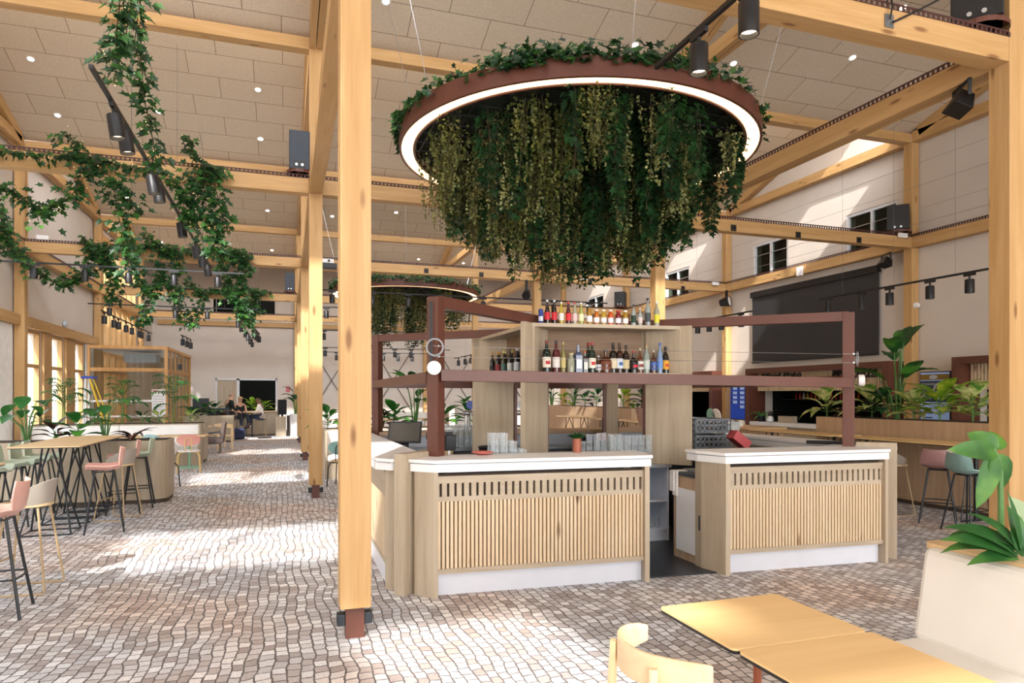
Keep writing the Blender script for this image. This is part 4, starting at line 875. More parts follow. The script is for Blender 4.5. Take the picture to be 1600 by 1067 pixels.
# ---- black tracks with spotlights
def make_spot():
    t = thing('spotlight', 'x', 'spotlight', (0, 0, 0))
    MB().box(-.012, -.07, -.03, .012, .07, 0).build('adapter', BLACK, t, world=False)
    MB().tube([(0, 0, -.03), (0, 0, -.075)], .012, 8).build('stem', BLACK, t, world=False)
    MB().lathe([(.0, -.07), (.046, -.07), (.05, -.075), (.05, -.23), (.044, -.23), (.042, -.2)], 20).build('housing', BLACK, t, world=False, smooth=True)
    MB().lathe([(.042, -.205), (0, -.2)], 16).build('lens', emis('spot_lens', 'ffe3bd', 7), t, world=False)
    return t
SPOT = make_spot(); used = [False]
def track(label, p, q, spots, short, cables=2, zc_=7.0, big=1.4, tilt=(0, 0)):
    p, q = Vector(p), Vector(q); d = (q - p).normalized(); ln = (q - p).length
    t = thing('light_track', label, 'light track', (p + q) / 2, 'black light tracks')
    MB().bar(p, q, .036, .034).build('rail', BLACK, t)
    b = MB()
    for k in range(cables):
        c = p + d * ln * (k + .5) / cables; b.tube([c, c + V(0, 0, zc_ - c.z)], .0025, 4)
    if cables: b.build('suspension_wire', plain('wire_grey', '6a6a6a', .5), t)
    ang = math.atan2(d.y, d.x) + math.pi / 2
    for i, s in enumerate(spots):
        c = p + d * s - V(0, 0, .017); lab = '%s black spotlight %s' % (ORD[i], short)
        if not used[0]: used[0] = True; o = SPOT; o.location = c; o['label'] = lab
        else: o = dup(SPOT, c, label=lab)
        o.rotation_euler = (tilt[0], tilt[1], -ang if False else ang); o['group'] = 'black spotlights on the tracks'
        o.scale = (big,) * 3
def along(p, q, pxs):  # distances along a track for pixel columns
    p, q = Vector(p), Vector(q); out = []
    for x in pxs:
        lo, hi = 0.0, 1.0
        def px(f): c = p + (q - p) * f; D = c.x * SY + c.y * CY; return CX + FP * (c.x * CY - c.y * SY) / D
        s = 1 if px(1) > px(0) else -1
        for _ in range(40):
            m = (lo + hi) / 2
            if s * (px(m) - x) < 0: lo = m
            else: hi = m
        out.append((p - q).length * lo)
    return out
ZT = 4.45
def lon(x0, y0, x1, y1, z=ZT):
    a, b = fl(x0, y0, z), fl(x1, y1, z); X = (a.x + b.x) / 2; return V(X, a.y, z), V(X, b.y, z)
def tra(x0, y0, x1, y1, z=ZT):
    a, b = fl(x0, y0, z), fl(x1, y1, z); Y = (a.y + b.y) / 2; f = lambda x: atY(x, 500, Y).x; return V(f(x0), Y, z), V(f(x1), Y, z)
p, q = lon(140, 103, 330, 418); track('long black track running away under the ivy on the left', p, q, along(p, q, [176, 192, 235, 244, 281, 304, 313, 322]), 'from the near end of the long ivy track', 3, tilt=(0, R(8)))
p, q = lon(1175, -30, 1027, 106); track('black track ending in front of the big ring lamp', p, q, along(p, q, [1195, 1092])[1:] + [0.05], 'on the track before the big ring lamp', 0)
p, q = tra(-40, 403, 381, 430); track('black cross track at the left, the upper of two', p, q, along(p, q, [53, 133, 201, 272, 340]), 'from the left on the upper left cross track', 3)
p, q = tra(86, 470, 400, 486); track('black cross track at the left, the lower of two', p, q, along(p, q, [121, 171, 225, 274, 324, 372]), 'from the left on the lower left cross track', 3, big=1.45)
p, q = lon(160, 485, 236, 521, 4.0); track('short black track beside the porch glazing', p, q, along(p, q, [163, 178, 185, 197, 206, 217, 221, 232]), 'from the near end of the track by the porch', 2)
p, q = lon(366, 484, 394, 532, 4.2); track('black track far down the left aisle', p, q, along(p, q, [372, 377, 383, 387, 391, 394]), 'from the near end of the far left aisle track', 2)
p, q = tra(500, 456, 949, 471); track('black cross track in front of the far ring lamp', p, q, along(p, q, [519, 582, 638, 755, 865, 920]), 'from the left on the track before the far ring', 3)
p, q = tra(500, 479, 735, 489); track('black cross track just behind the far ring lamp', p, q, along(p, q, [510, 615, 708]), 'from the left on the track behind the far ring', 2, big=1.45)
p, q = lon(1556, 420, 1275, 467, 3.65); track('black track high along the right planters', p, q, along(p, q, [1515, 1453, 1390, 1346, 1294]), 'from the near end of the right aisle track', 3, 6.6)
p, q = lon(1173, 486, 1066, 506, 3.65); track('black track left of the big wall screen', p, q, along(p, q, [1158, 1127, 1108, 1090]), 'from the near end of the track by the screen', 2, 6.6)
for k, (yy, z, xs) in enumerate(((532, 4.1, (506, 599, 660)), (545, 3.6, (508, 591, 617, 642)), (550, 3.55, (526, 599, 622, 644)))):
    p, q = V(XA + .3, 26.5 + 2.2 * k, z), V(XA + 6.3, 26.5 + 2.2 * k, z); track('far black cross track before the cross braces, %s of three' % ['nearest', 'middle', 'farthest'][k], p, q, along(p, q, xs), 'from the left on the %s track before the braces' % ['nearest', 'middle', 'farthest'][k], 2, big=1.5)
p, q = lon(745, 552, 712, 560, 3.2); track('short black track seen between the frame and the wine shelf', p, q, [.2, 1.0, 1.9, 3.0], 'on the short track beside the wine shelf', 1)
p, q = atY(397, 536, 25.0), atY(405, 551, 27.0); q.z = p.z = 3.95; track('short black track hanging on two wires before the end wall', p, q, [.1, .7, 1.3, 1.9], 'on the short track before the end wall', 2)
p, q = atY(283, 535, 25.5), atY(298, 543, 27.5); q.z = p.z = 3.7; track('short black track beyond the porch corner', p, q, [.3, 1.2, 2.0], 'on the short track beyond the porch', 1)
# ---- recessed ceiling lights
def ceil_pt(px, py):
    t = (px - CX) / FP; dx, dy, dz = SY + t * CY, CY - t * SY, (HZ - py) / FP
    for v in YV[1:]:
        # plane z = ZV + SL*(v - y)
        D = (ZV + SL * v - EYE) / (dz + SL * dy); y = D * dy
        if v - 6.43 <= y <= v and D > 0: return V(D * dx, y, EYE + D * dz)
TRIMW = plain('downlight_trim', 'd8cfc4', .5)
t0 = thing('downlight', 'small round downlight recessed in the panelled ceiling', 'ceiling light', (0, 0, 0), 'recessed ceiling downlights')
MB().lathe([(.055, -.006), (.085, -.006), (.085, .002)], 20).build('trim_ring', TRIMW, t0, world=False); MB().lathe([(0, -.004), (.055, -.004)], 16).build('lens', emis('downlight_glow', 'fff0d8', 20), t0, world=False)
firstd = True; tilt = (-math.atan(SL), 0, 0)
for px, py in ((48, 92), (90, 180), (217, 52), (248, 174), (403, 140), (407, 217), (603, 2), (992, 70), (1146, 99), (1332, 90), (1411, 12), (1175, 242), (418, 329), (519, 338), (619, 332), (423, 358), (506, 364), (588, 371), (667, 377), (425, 391), (426, 418), (427, 444), (654, 405), (724, 411), (777, 440), (768, 455), (240, 343), (252, 378), (198, 308), (545, 405), (470, 350), (330, 335)):
    c = ceil_pt(px, py)
    if c is None: continue
    if firstd: o = t0; firstd = False; o.location = c; o.rotation_euler = tilt
    else: o = dup(t0, c, rot=tilt)
# ---- speakers and floodlights on the beams
NAVY = plain('speaker_navy', '252e3b', .5); NAVYK = plain('speaker_black', '141416', .5)
def speaker(label, c, w, d, h, rz=0, mat=NAVY, arc=True, roll=0):
    t = thing('loudspeaker', label, 'loudspeaker', c, 'loudspeakers on the beams', rz)
    MB().box(-w / 2, -d / 2, .05, w / 2, d / 2, h).build('cabinet', mat, t, world=False, bevel=.012)
    MB().box(-w * .28, -d / 2 - .004, h * .12, w * .28, -d / 2 + .001, h * .28).build('connector_panel', BLACK, t, world=False)
    for s in (-1, 1): MB().lathe([(0, 0), (.022, 0), (.022, .012), (0, .012)], 10).xf(Matrix.Translation((s * w * .14, -d / 2 - .004, h * .18)) @ Matrix.Rotation(R(90), 4, 'X')).build('socket', STEEL, t, world=False)
    if arc: MB().lathe([(w * .62, 0), (w * .62, .05), (w * .2, .05), (w * .2, 0)], 20).build('bracket', RUST, t, world=False)
zt = ZB + BH + .004
speaker('tall dark blue speaker on the near tie beam left of the second column', (.19, 11.3, zt + .07), .31, .3, .66)
speaker('tall dark blue speaker on the far tie beam, left of the third column', (.1, 24.4, zt + .07), .31, .3, .66)
speaker('black speaker box on the beam before the right wall windows', (XC - .35, 11.3, zt + .07), .42, .5, .58, R(-50), NAVYK)
speaker('big black speaker at the top right corner of the photo', (XB - .3, 4.8, zt + .07), .42, .45, .6, R(-55), NAVYK)
speaker('black speaker on the beam beside the far right windows', (XC - .3, 24.3, zt + .07), .42, .45, .6, R(-40), NAVYK)
def flood(label, c, rz, s=1.0, face=None):
    t = thing('floodlight', label, 'floodlight', c, 'floodlights under the beams', rz)
    b = MB(); b.box(-.22, -.02, -.02, .22, .02, 0); b.box(-.22, -.02, -.2, -.2, .02, 0); b.box(.2, -.02, -.2, .22, .02, 0); b.build('bracket', BLACK, t, world=False)
    M = Matrix.Translation((0, 0, -.2)) @ Matrix.Rotation(R(35), 4, 'X')
    MB().hexa([(-.19, -.13, -.1), (.19, -.13, -.1), (.19, .1, -.13), (-.19, .1, -.13)], [(-.1, -.06, .1), (.1, -.06, .1), (.1, .1, .08), (-.1, .1, .08)]).xf(M).build('housing', BLACK, t, world=False, bevel=.008)
    if s != 1: t.scale = (s,) * 3
flood('black wedge floodlight hung under the near right beam', (6.62, 5.15, ZB - .0), R(60), .85)
flood('black floodlight under the beam corner beside the wall screen', (XC - .2, 11.75, ZB - .02), R(70), .9)
t = thing('stage_light', 'round black stage light with a pale face on the second right wall column', 'stage light', (XC - .25, 17.5, 4.5), 'floodlights under the beams')
M = Matrix.Translation((XC - .25, 17.5, 4.5)) @ Vector((.55, -.8, .15)).to_track_quat('Z', 'Y').to_matrix().to_4x4()
MB().lathe([(0, -.22), (.1, -.2), (.16, .06), (.165, .1), (.15, .1), (.15, .08)], 20).xf(M).build('housing', BLACK, t, smooth=True); MB().lathe([(0, .085), (.15, .085)], 20).xf(M).build('lens', plain('lens_white', 'e8e6e2', .3), t)
MB().box(XC - .28, 17.47, 4.5, XC - .22, 17.53, ZB - .001).build('bracket', BLACK, t)
t = thing('stage_light', 'small black stage light under the beams behind the bottles', 'stage light', (XB - .35, 17.7, 4.4), 'floodlights under the beams')
MB().lathe([(0, -.16), (.09, -.14), (.12, .1), (0, .1)], 14).xf(Matrix.Translation((XB - .35, 17.7, 4.45)) @ Vector((-.4, -.8, -.6)).to_track_quat('Z', 'Y').to_matrix().to_4x4()).build('housing', BLACK, t, smooth=True); MB().box(XB - .38, 17.67, 4.45, XB - .32, 17.73, ZB - .001).build('bracket', BLACK, t)
t = thing('projector', 'black projector with a white front on the second tie beam', 'projector', (.95, 17.6, 4.83), None)
MB().box(.75, 17.45, 4.83, 1.2, 17.73, 4.95).build('housing', BLACK, t, bevel=.01); MB().box(.8, 17.44, 4.95, 1.12, 17.7, 5.05).build('white_front', WHITE, t, bevel=.01)
MB().lathe([(0, 0), (.03, 0), (.03, .03), (0, .03)], 12).xf(Matrix.Translation((1.0, 17.44, 5.0)) @ Matrix.Rotation(R(90), 4, 'X')).build('lens', BLACK, t)
# steel plates with cable clamps on the beam faces, small pale boxes on the trays
def plate(label, p):
    t = thing('cable_clamp', label, 'cable clamp', p, 'cable clamps on the beams'); b = MB(); b.box(p.x - .06, p.y - .012, p.z - .06, p.x + .06, p.y, p.z + .06); b.build('plate', plain('plate_dark', '33302e', .5, metal=.5), t); MB().tube([p + V(0, -.012, 0), p + V(0, -.06, 0)], .014, 8).build('eye_bolt', BLACK, t)
for k, (x, y, Y) in enumerate(((666, 423, 17.73), (752, 429, 17.73), (1146, 356, 11.18), (1247, 367, 11.18), (1342, 375, 11.18), (922, 439, 17.73), (996, 445, 17.73), (1067, 450, 17.73))):
    plate('dark clamp plate on the %s tie beam, %s from the left' % ('second' if Y < 12 else 'third', ORD[k % 2 if k < 2 else (k - 2 if k < 5 else k - 3)]), atY(x, y, Y))
p = atY(1389, 33, 4.63); t = thing('cable_clamp', 'steel plate with a looped black cable on the nearest tie beam', 'cable clamp', p, 'cable clamps on the beams')
b = MB(); b.box(p.x - .05, p.y - .006, p.z - .06, p.x + .05, p.y, p.z + .06); b.build('plate', plain('plate_steel', '8b8f93', .35, metal=.7), t)
b = MB(); b.tube([p + V(-.02, -.03, 0), p + V(0, -.04, .12), p + V(-.03, -.04, .2), p + V(-.06, -.03, .14)], .008, 6); b.tube([p + V(.02, -.03, -.02), p + V(.25, -.05, .1), p + V(.6, -.05, .3)], .01, 6); b.build('cable', BLACK, t, smooth=True)
for k, (x, y, Y) in enumerate(((1409, 369, 11.15), (1117, 444, 17.7), (67, 372, 17.7))):
    p = atY(x, y, Y); tag(MB().box(p.x - .12, p.y - .05, p.z - .04, p.x + .12, p.y, p.z + .06).build('junction_box', WHITE, bevel=.01), 'small white box on the cable tray %s' % ['before the right wall speaker', 'at the second right wall column', 'at the left wall column'][k], 'junction box', 'white boxes on the cable trays')
p = atX(1251, 424, XC - .11); tag(MB().box(p.x - .06, p.y - .1, p.z - .12, p.x, p.y + .1, p.z + .12).build('junction_box', WHITE, bevel=.01), 'white box on the face of the right wall beam above the screen', 'junction box', 'white boxes on the cable trays')
p = atX(1432, 378, XC - .12) ; t = thing('security_camera', 'white dome camera on the right wall column', 'camera', (XC - .1, 11.19, 3.55))
MB().lathe([(0, 0), (.06, 0), (.06, .05), (.045, .09), (0, .1)], 16).xf(Matrix.Translation((XC, 11.19, 3.6)) @ Matrix.Rotation(R(90), 4, 'X')).build('dome', WHITE, t, smooth=True)
# white pendant access point in the middle
t = thing('access_point', 'white pole with a round white base hanging from the middle beams', 'access point', (0, 0, 0)); p = atY(912, 438, 14.5); t.location = p
MB().tube([p + V(0, 0, .03), p + V(0, 0, .45)], .022, 8).build('pole', WHITE, t, smooth=True); MB().lathe([(0, 0), (.09, 0), (.09, .03), (.02, .05)], 20, p).build('dish', WHITE, t, smooth=True); MB().tube([p + V(0, 0, .45), p + V(0, 0, 3.9)], .003, 4).build('wire', STEEL, t)
# ================= furniture prototypes
def shell_surface(rows, th=.012, nx=9, curl=.06, cup=0.0):
    """seat shell: rows = [(y, z, halfwidth)] from the front lip to the top of the back"""
    g = []
    for i, (y, z, w) in enumerate(rows):
        f = i / (len(rows) - 1)
        for k in range(nx):
            u = -1 + 2 * k / (nx - 1); q = abs(u) ** 2.4
            g.append(Vector((u * w, y + (cup * q if f > .45 else 0) * min(1, (f - .45) * 3), z + curl * q * (1 if f < .55 else .25))))
    m = len(rows); nrm = []
    for i in range(m):
        for k in range(nx):
            a = g[min(i + 1, m - 1) * nx + k] - g[max(i - 1, 0) * nx + k]; b = g[i * nx + min(k + 1, nx - 1)] - g[i * nx + max(k - 1, 0)]
            nrm.append(b.cross(a).normalized())
    bot = [p - n_ * th for p, n_ in zip(g, nrm)]; o = m * nx; fs = []
    for i in range(m - 1):
        for k in range(nx - 1):
            a = i * nx + k; fs += [(a, a + 1, a + nx + 1, a + nx), (o + a + nx, o + a + nx + 1, o + a + 1, o + a)]
    for i in range(m - 1):
        for k in (0, nx - 1):
            a = i * nx + k; q = (a, a + nx, o + a + nx, o + a); fs.append(q if k == 0 else q[::-1])
    for k in range(nx - 1):
        fs.append((k + 1, k, o + k, o + k + 1)); a = (m - 1) * nx + k; fs.append((a, a + 1, o + a + 1, o + a))
    return MB().add(g + bot, fs)
LEGB = plain('leg_black', '1a1d22', .45); LEGS = plain('leg_sand', 'b59a74', .45); LEGG = plain('leg_gold', 'd9b878', .4)
COLS = {'pink': 'dcaa9d', 'sage': 'b4bfa8', 'grey': 'a39a8f', 'mauve': '9b7370', 'teal': '93b7b3', 'beige': 'c9bfae'}
def stool_shell(col):
    t = thing('bar_stool', 'x', 'bar stool', (0, 0, 0)); m = plain('shell_' + col, COLS[col], .45, var=.03)
    rows = [(.2, .742, .16), (.17, .75, .19), (.06, .738, .2), (-.06, .732, .205), (-.14, .745, .205), (-.185, .79, .205), (-.205, .86, .2), (-.218, .94, .185), (-.224, 1.0, .16)]
    shell_surface(rows, .014, cup=.05).build('seat_shell', m, t, world=False, smooth=True)
    for sx in (-1, 1):
        for sy in (-1, 1): MB().tube([(sx * .11, sy * .1, .725), (sx * .215, sy * .205, 0)], .0115, 8).build('leg', LEGB, t, world=False, smooth=True)
    MB().tube([(-.11, -.1, .725), (.11, -.1, .725), (.11, .1, .725), (-.11, .1, .725)], .011, 6, closed=True).build('seat_frame', LEGB, t, world=False)
    q = .172; MB().tube([(-q, -.16, .29), (-.06, -.185, .29), (.06, -.185, .29), (q, -.16, .29), (q, .16, .29), (.06, .185, .29), (-.06, .185, .29), (-q, .16, .29)], .008, 6, closed=True).build('footrest', LEGB, t, world=False)
    return t
def stool_tub(col, legm=LEGS):
    t = thing('bar_stool', 'x', 'bar stool', (0, 0, 0)); m = plain('shell_' + col, COLS[col], .5, var=.03)
    b = MB(); n = 24
    for i in range(n + 1):   # wrapped back, lower towards the arms
        a = R(180 - 12) + R(204) * i / n; e = 1 - abs(i / n * 2 - 1) ** 2.2; z1 = .80 + .14 * e
        for r, z in ((.185, .735), (.215, z1), (.203, z1), (.172, .745)): b.v.append((r * math.cos(a) * 1.02, r * math.sin(a), z))
    for i in range(n):
        for k in range(4): l = (k + 1) % 4; b.f.append((4 * i + k, 4 * i + 4 + k, 4 * i + 4 + l, 4 * i + l))
    b.f += [(0, 1, 2, 3), (4 * n + 3, 4 * n + 2, 4 * n + 1, 4 * n)]
    recalc(b.build('tub_back', m, t, world=False, smooth=True))
    MB().prism([(.188 * math.cos(a) if True else 0, (.188 if math.sin(a) < 0 else .215) * math.sin(a)) for a in [i * math.pi / 14 for i in range(28)]], .715, .742).build('seat', plain('seat_sand', 'd3b78d', .6), t, world=False, bevel=.006)
    for s in (-1, 1):
        MB().tube([(s * .12, .11, .715), (s * .205, .2, .03), (s * .205, .185, .009), (s * .205, -.185, .009), (s * .205, -.2, .03), (s * .12, -.12, .715)], .009, 7).build('sled_leg', legm, t, world=False, smooth=True)
    MB().tube([(-.175, .165, .27), (.175, .165, .27)], .008, 6).build('footrest', legm, t, world=False)
    return t
PRO = {}
def put_stool(kind, col, loc, rz, label, group, sc=1):
    k = kind + col
    if k not in PRO: o = PRO[k] = stool_shell(col) if kind == 'shell' else stool_tub(col); o.location = loc; o.rotation_euler = (0, 0, rz); o['label'] = label; o['group'] = group
    else: o = dup(PRO[k], loc, rz, label, group)
    o.scale = (sc,) * 3; return o
def rounded(x0, y0, x1, y1, r, n=5):
    out = []
    for cx, cy, a in ((x1 - r, y1 - r, 0), (x0 + r, y1 - r, 90), (x0 + r, y0 + r, 180), (x1 - r, y0 + r, 270)):
        for k in range(n + 1): t = R(a + 90 * k / n); out.append((cx + r * math.cos(t), cy + r * math.sin(t)))
    return out
TOPL = wood('table_ash', 'e6c79c', 'd9b586', 'x', scale=1.2, rough=.4)
def high_table(label, x0, y0, x1, y1, z, top=TOPL, style='cross', group='high tables'):
    t = thing('high_table', label, 'table', ((x0 + x1) / 2, (y0 + y1) / 2, 0), group)
    MB().prism(rounded(x0, y0, x1, y1, .04), z - .014, z).build('tabletop', top, t)
    MB().prism(rounded(x0 + .004, y0 + .004, x1 - .004, y1 - .004, .04), z - .024, z - .014).build('edge_band', LEGB, t)
    for k, y in enumerate((y0 + .25, y1 - .25)):
        f = thing('trestle', None, None, (0, 0, 0)); f.location = ((x0 + x1) / 2, y, 0); f.parent = t; f.location = f.location - t.location
        c = Vector(((x0 + x1) / 2, y, 0)); a, d = .26, .2
        if style == 'cross':
            MB().tube([c + V(-a, -d, .01), c + V(a, -d, .01), c + V(a, d, .01), c + V(-a, d, .01)], .01, 6, closed=True).build('floor_bar', LEGB, f)
            for sx in (-1, 1):
                for sy in (-1, 1): MB().tube([c + V(sx * a, sy * d, .01), c + V(sx * .05, -sy * .13, z - .024)], .011, 7).build('leg', LEGB, f, smooth=True)
        else:
            MB().tube([c + V(0, 0, .02), c + V(0, 0, z - .024)], .027, 10).build('pillar', LEGB, f, smooth=True)
            MB().tube([c + V(-a, 0, .012), c + V(a, 0, .012)], .014, 6).build('floor_bar', LEGB, f)
            for s in (-1, 1): MB().tube([c + V(s * a, 0, .02), c + V(s * .12, 0, z - .024)], .009, 6).build('leg', LEGB, f, smooth=True)
    return t
def planter(name, label, poly, h, mat, group='planters', rim=True, soil_in=.03):
    c = sum((Vector((p[0], p[1], 0)) for p in poly), V(0, 0, 0)) / len(poly)
    t = thing(name, label, 'planter', c, group)
    MB().prism(poly, .06, h).build('box', mat, t)
    ins = [(c.x + (p[0] - c.x) * .985, c.y + (p[1] - c.y) * .93) for p in poly]
    MB().prism(ins, 0, .06).build('plinth', plain('plinth_dark', '4a3d33', .7), t)
    ins = [(c.x + (p[0] - c.x) * .97, c.y + (p[1] - c.y) * .88) for p in poly]
    MB().prism(ins, h - .02, h + .006).build('soil', plain('soil', '3b2e24', .95, bump=.6, nscale=12), t)
    return t
# ---- plants
LF = {'alo': leafm('alocasia', '2a6a2a', '5ba83a', scale=3, trans=.35), 'dark': leafm('dark_leaf', '1d4527', '3a7038', scale=4, trans=.2), 'palm': leafm('palm_leaf', '2c6a33', '5fa34a', scale=4, trans=.3),
      'red': leafm('calathea', '3d2420', '6b3b32', scale=6, trans=.2), 'redtip': leafm('bromeliad', '4a2a2c', '7d4543', scale=6, trans=.25, mid='3a3a2c'), 'var': leafm('variegated', '5b9a3c', 'ecebb4', scale=9, trans=.45, mid='c0d27c'), 'lime': leafm('lime_leaf', '7aa82a', 'c2d24a', scale=4, trans=.4), 'bird': leafm('bird_leaf', '1f4f25', '4c8a34', scale=2.5, trans=.3)}
PET = plain('petiole', '4f7a3c', .5); TRUNK = plain('cane', '6f7a3e', .6)
def plant(kind, label, loc, h, w, seed, mat=None, n=None, group=None, cat='plant'):
    rnd = random.Random(seed); t = thing({'alo': 'alocasia', 'palm': 'kentia_palm', 'strap': 'bromeliad', 'broad': 'leafy_plant', 'bird': 'strelitzia'}[kind], label, cat, loc, group)
    L0 = Vector(loc); s = MB()
    def leaf_part(m, mt): m.build('leaf', mt, t, smooth='all')
    if kind == 'alo':
        n = n or 9
        for k in range(n):
            a = k * 2.4 + rnd.random() * .5; f = rnd.uniform(.55, 1) if k else 1; r = w * .5 * rnd.uniform(.35, 1)
            tip = L0 + V(r * math.cos(a), r * math.sin(a), h * f * .86); mid = L0 + V(r * .3 * math.cos(a), r * .3 * math.sin(a), h * f * .5)
            s.tube([L0 + V(.02 * math.cos(a), .02 * math.sin(a), 0), mid, tip], [.012, .009, .005], 5)
            b = MB(); l = h * rnd.uniform(.26, .36); d = V(math.cos(a), math.sin(a), rnd.uniform(-.5, .15)); b.leaf(tip - d.normalized() * l * .25, d, V(math.cos(a) * .3, math.sin(a) * .3 , 1), l, l * .8, .7, shape=[.25, .85, 1, .95, .7, .35, 0], fold=.1); leaf_part(b, mat or LF['alo'])
    elif kind == 'palm':
        s.tube([L0, L0 + V(.02, 0, h * .4), L0 + V(.03, .01, h * .72)], [.03, .022, .012], 7); n = n or 9
        for k in range(n):
            a = k * 2.4 + rnd.random() * .6; f = .35 + .6 * k / n; b = MB(); base = L0 + V(.02, 0, h * f * .75); l = h * rnd.uniform(.36, .5)
            up = rnd.uniform(1.1, 2.6) * (.4 + f); p = base.copy(); d = V(math.cos(a), math.sin(a), up).normalized(); rach = [p.copy()]
            for i in range(8):
                d = (d + V(0, 0, -.1 - .03 * i)).normalized(); p = p + d * l / 8; rach.append(p.copy())
                sd = d.cross(V(0, 0, 1)).normalized()
                if i > 0:
                    for q in (-1, 1): b.leaf(p, (sd * q + d * .9 + V(0, 0, .1)), V(0, 0, 1), l * .42 * (1 - abs(i - 4) * .08), .028 + .014 * h, .9, shape=[.5, 1, .7, 0], fold=.15)
            b.tube(rach, .004, 4); b.build('frond', mat or LF['palm'], t)
    elif kind == 'strap':
        n = n or 11
        for k in range(n):
            a = k * 2.4 + rnd.random(); b = MB(); el = rnd.uniform(.3, 1.8) if k > 1 else 3; l = h * rnd.uniform(.85, 1.15) * (1 if el < 2 else .8)
            b.leaf(L0 + V(.015 * math.cos(a), .015 * math.sin(a), 0), V(math.cos(a), math.sin(a), el), V(-math.cos(a) * el, -math.sin(a) * el, 1), l, w * .2, rnd.uniform(.9, 1.7), shape=[.55, .8, 1, .9, .75, .4, 0], fold=.2); leaf_part(b, mat or LF['redtip'])
    elif kind == 'broad':
        n = n or 13
        s.tube([L0, L0 + V(.01, .01, h * .45)], .012, 5)
        for k in range(n):
            a = k * 2.4 + rnd.random() * .6; f = k / n; b = MB(); el = .15 + 1.6 * f * f + rnd.random() * .25; base = L0 + V(0, 0, h * (.12 + .36 * f)); l = min(w, h * 1.3) * rnd.uniform(.58, .78)
            d = V(math.cos(a), math.sin(a), el).normalized(); q = base + d * l * .25; s.tube([base, q], .005, 4)
            b.leaf(q, d, V(-math.cos(a) * el, -math.sin(a) * el, 1), l, l * .44, rnd.uniform(.5, 1.2), shape=[.15, .7, 1, .9, .6, .25, 0], fold=.14); leaf_part(b, mat or LF['var'])
    elif kind == 'bird':
        n = n or 9
        for k in range(n):
            a = k * 2.4 + rnd.random() * .6; f = rnd.uniform(.45, 1) if k else 1; r = w * .22 * rnd.uniform(.3, 1); tip = L0 + V(r * math.cos(a), r * math.sin(a), h * f * .68)
            s.tube([L0 + V(.03 * math.cos(a), .03 * math.sin(a), 0), L0 + V(r * .5 * math.cos(a), r * .5 * math.sin(a), h * f * .4), tip], [.016, .012, .006], 6)
            b = MB(); l = h * .34; d = V(math.cos(a), math.sin(a), 1.6 * f); b.leaf(tip, d, V(-math.cos(a) * 1.6, -math.sin(a) * 1.6, 1), l, l * .42, rnd.uniform(.4, 1.3), shape=[.2, .8, 1, .95, .8, .45, 0], fold=.16); leaf_part(b, mat or LF['bird'])
    if s.v: s.build('stems', PET if kind != 'palm' else TRUNK, t, smooth=True)
    return t
def cafe_chair(label, loc, rz, back, legs, seat='f0ece6', group='round backed cafe chairs'):
    t = thing('cafe_chair', label, 'chair', loc, group, rz); bm_ = plain('cb_' + back, back, .45, var=.03); lm = plain('cl_' + legs, legs, .4); sm = plain('cs_' + seat, seat, .5)
    b = MB(); n = 24   # oval bent back, chair faces +y
    for i in range(n):
        a = 2 * math.pi * i / n; x = .235 * math.cos(a); z = .70 + .125 * math.sin(a) * (1 if abs(math.cos(a)) < .9 else 1); y = -.2 + x * x * 1.2
        b.v += [(x, y, z), (x, y - .014, z)]
    b.v += [(0, -.2, .70), (0, -.214, .70)]
    for i in range(n):
        j = (i + 1) % n; b.f += [(2 * i, 2 * j, 2 * n), (2 * j + 1, 2 * i + 1, 2 * n + 1), (2 * i + 1, 2 * j + 1, 2 * j, 2 * i)]
    recalc(b.build('backrest', bm_, t, world=False, smooth=True))
    MB().lathe([(0, .44), (.2, .44), (.225, .45), (.225, .468), (.19, .475), (0, .472)], 24).build('seat', sm, t, world=False, smooth=True)
    for sx in (-1, 1):
        for sy in (-1, 1): MB().tube([(sx * .1, sy * .1, .435), (sx * .17, sy * .17, .43), (sx * .205, sy * .2, .36), (sx * .225, sy * .22, 0)], .011, 7).build('leg', lm, t, world=False, smooth=True)
    MB().tube([(-.06, -.1, .44), (-.06, -.225, .47), (-.06, -.228, .69), (-.035, -.228, .745), (0, -.228, .76), (.035, -.228, .745), (.06, -.228, .69), (.06, -.225, .47), (.06, -.1, .44)], .009, 6).build('back_support', lm, t, world=False, smooth=True)
    return t
def pedestal_table(label, c, x0, y0, x1, y1, z, basecol, group='cafe tables', round_=False):
    t = thing('cafe_table', label, 'table', c, group); m = plain('ped_' + basecol, basecol, .4); c = Vector(c)
    pl = rounded(x0, y0, x1, y1, .05) if not round_ else [(c.x + x1 * math.cos(a * math.pi / 16), c.y + x1 * math.sin(a * math.pi / 16)) for a in range(32)]
    MB().prism(pl, z - .025, z).build('tabletop', TOPL, t, bevel=.003)
    MB().tube([c + V(0, 0, .02), c + V(0, 0, z - .025)], .025, 10).build('column', m, t, smooth=True)
    MB().box(c.x - .22, c.y - .2, 0, c.x + .22, c.y + .2, .016).build('foot_plate', m, t, bevel=.004)
    return t
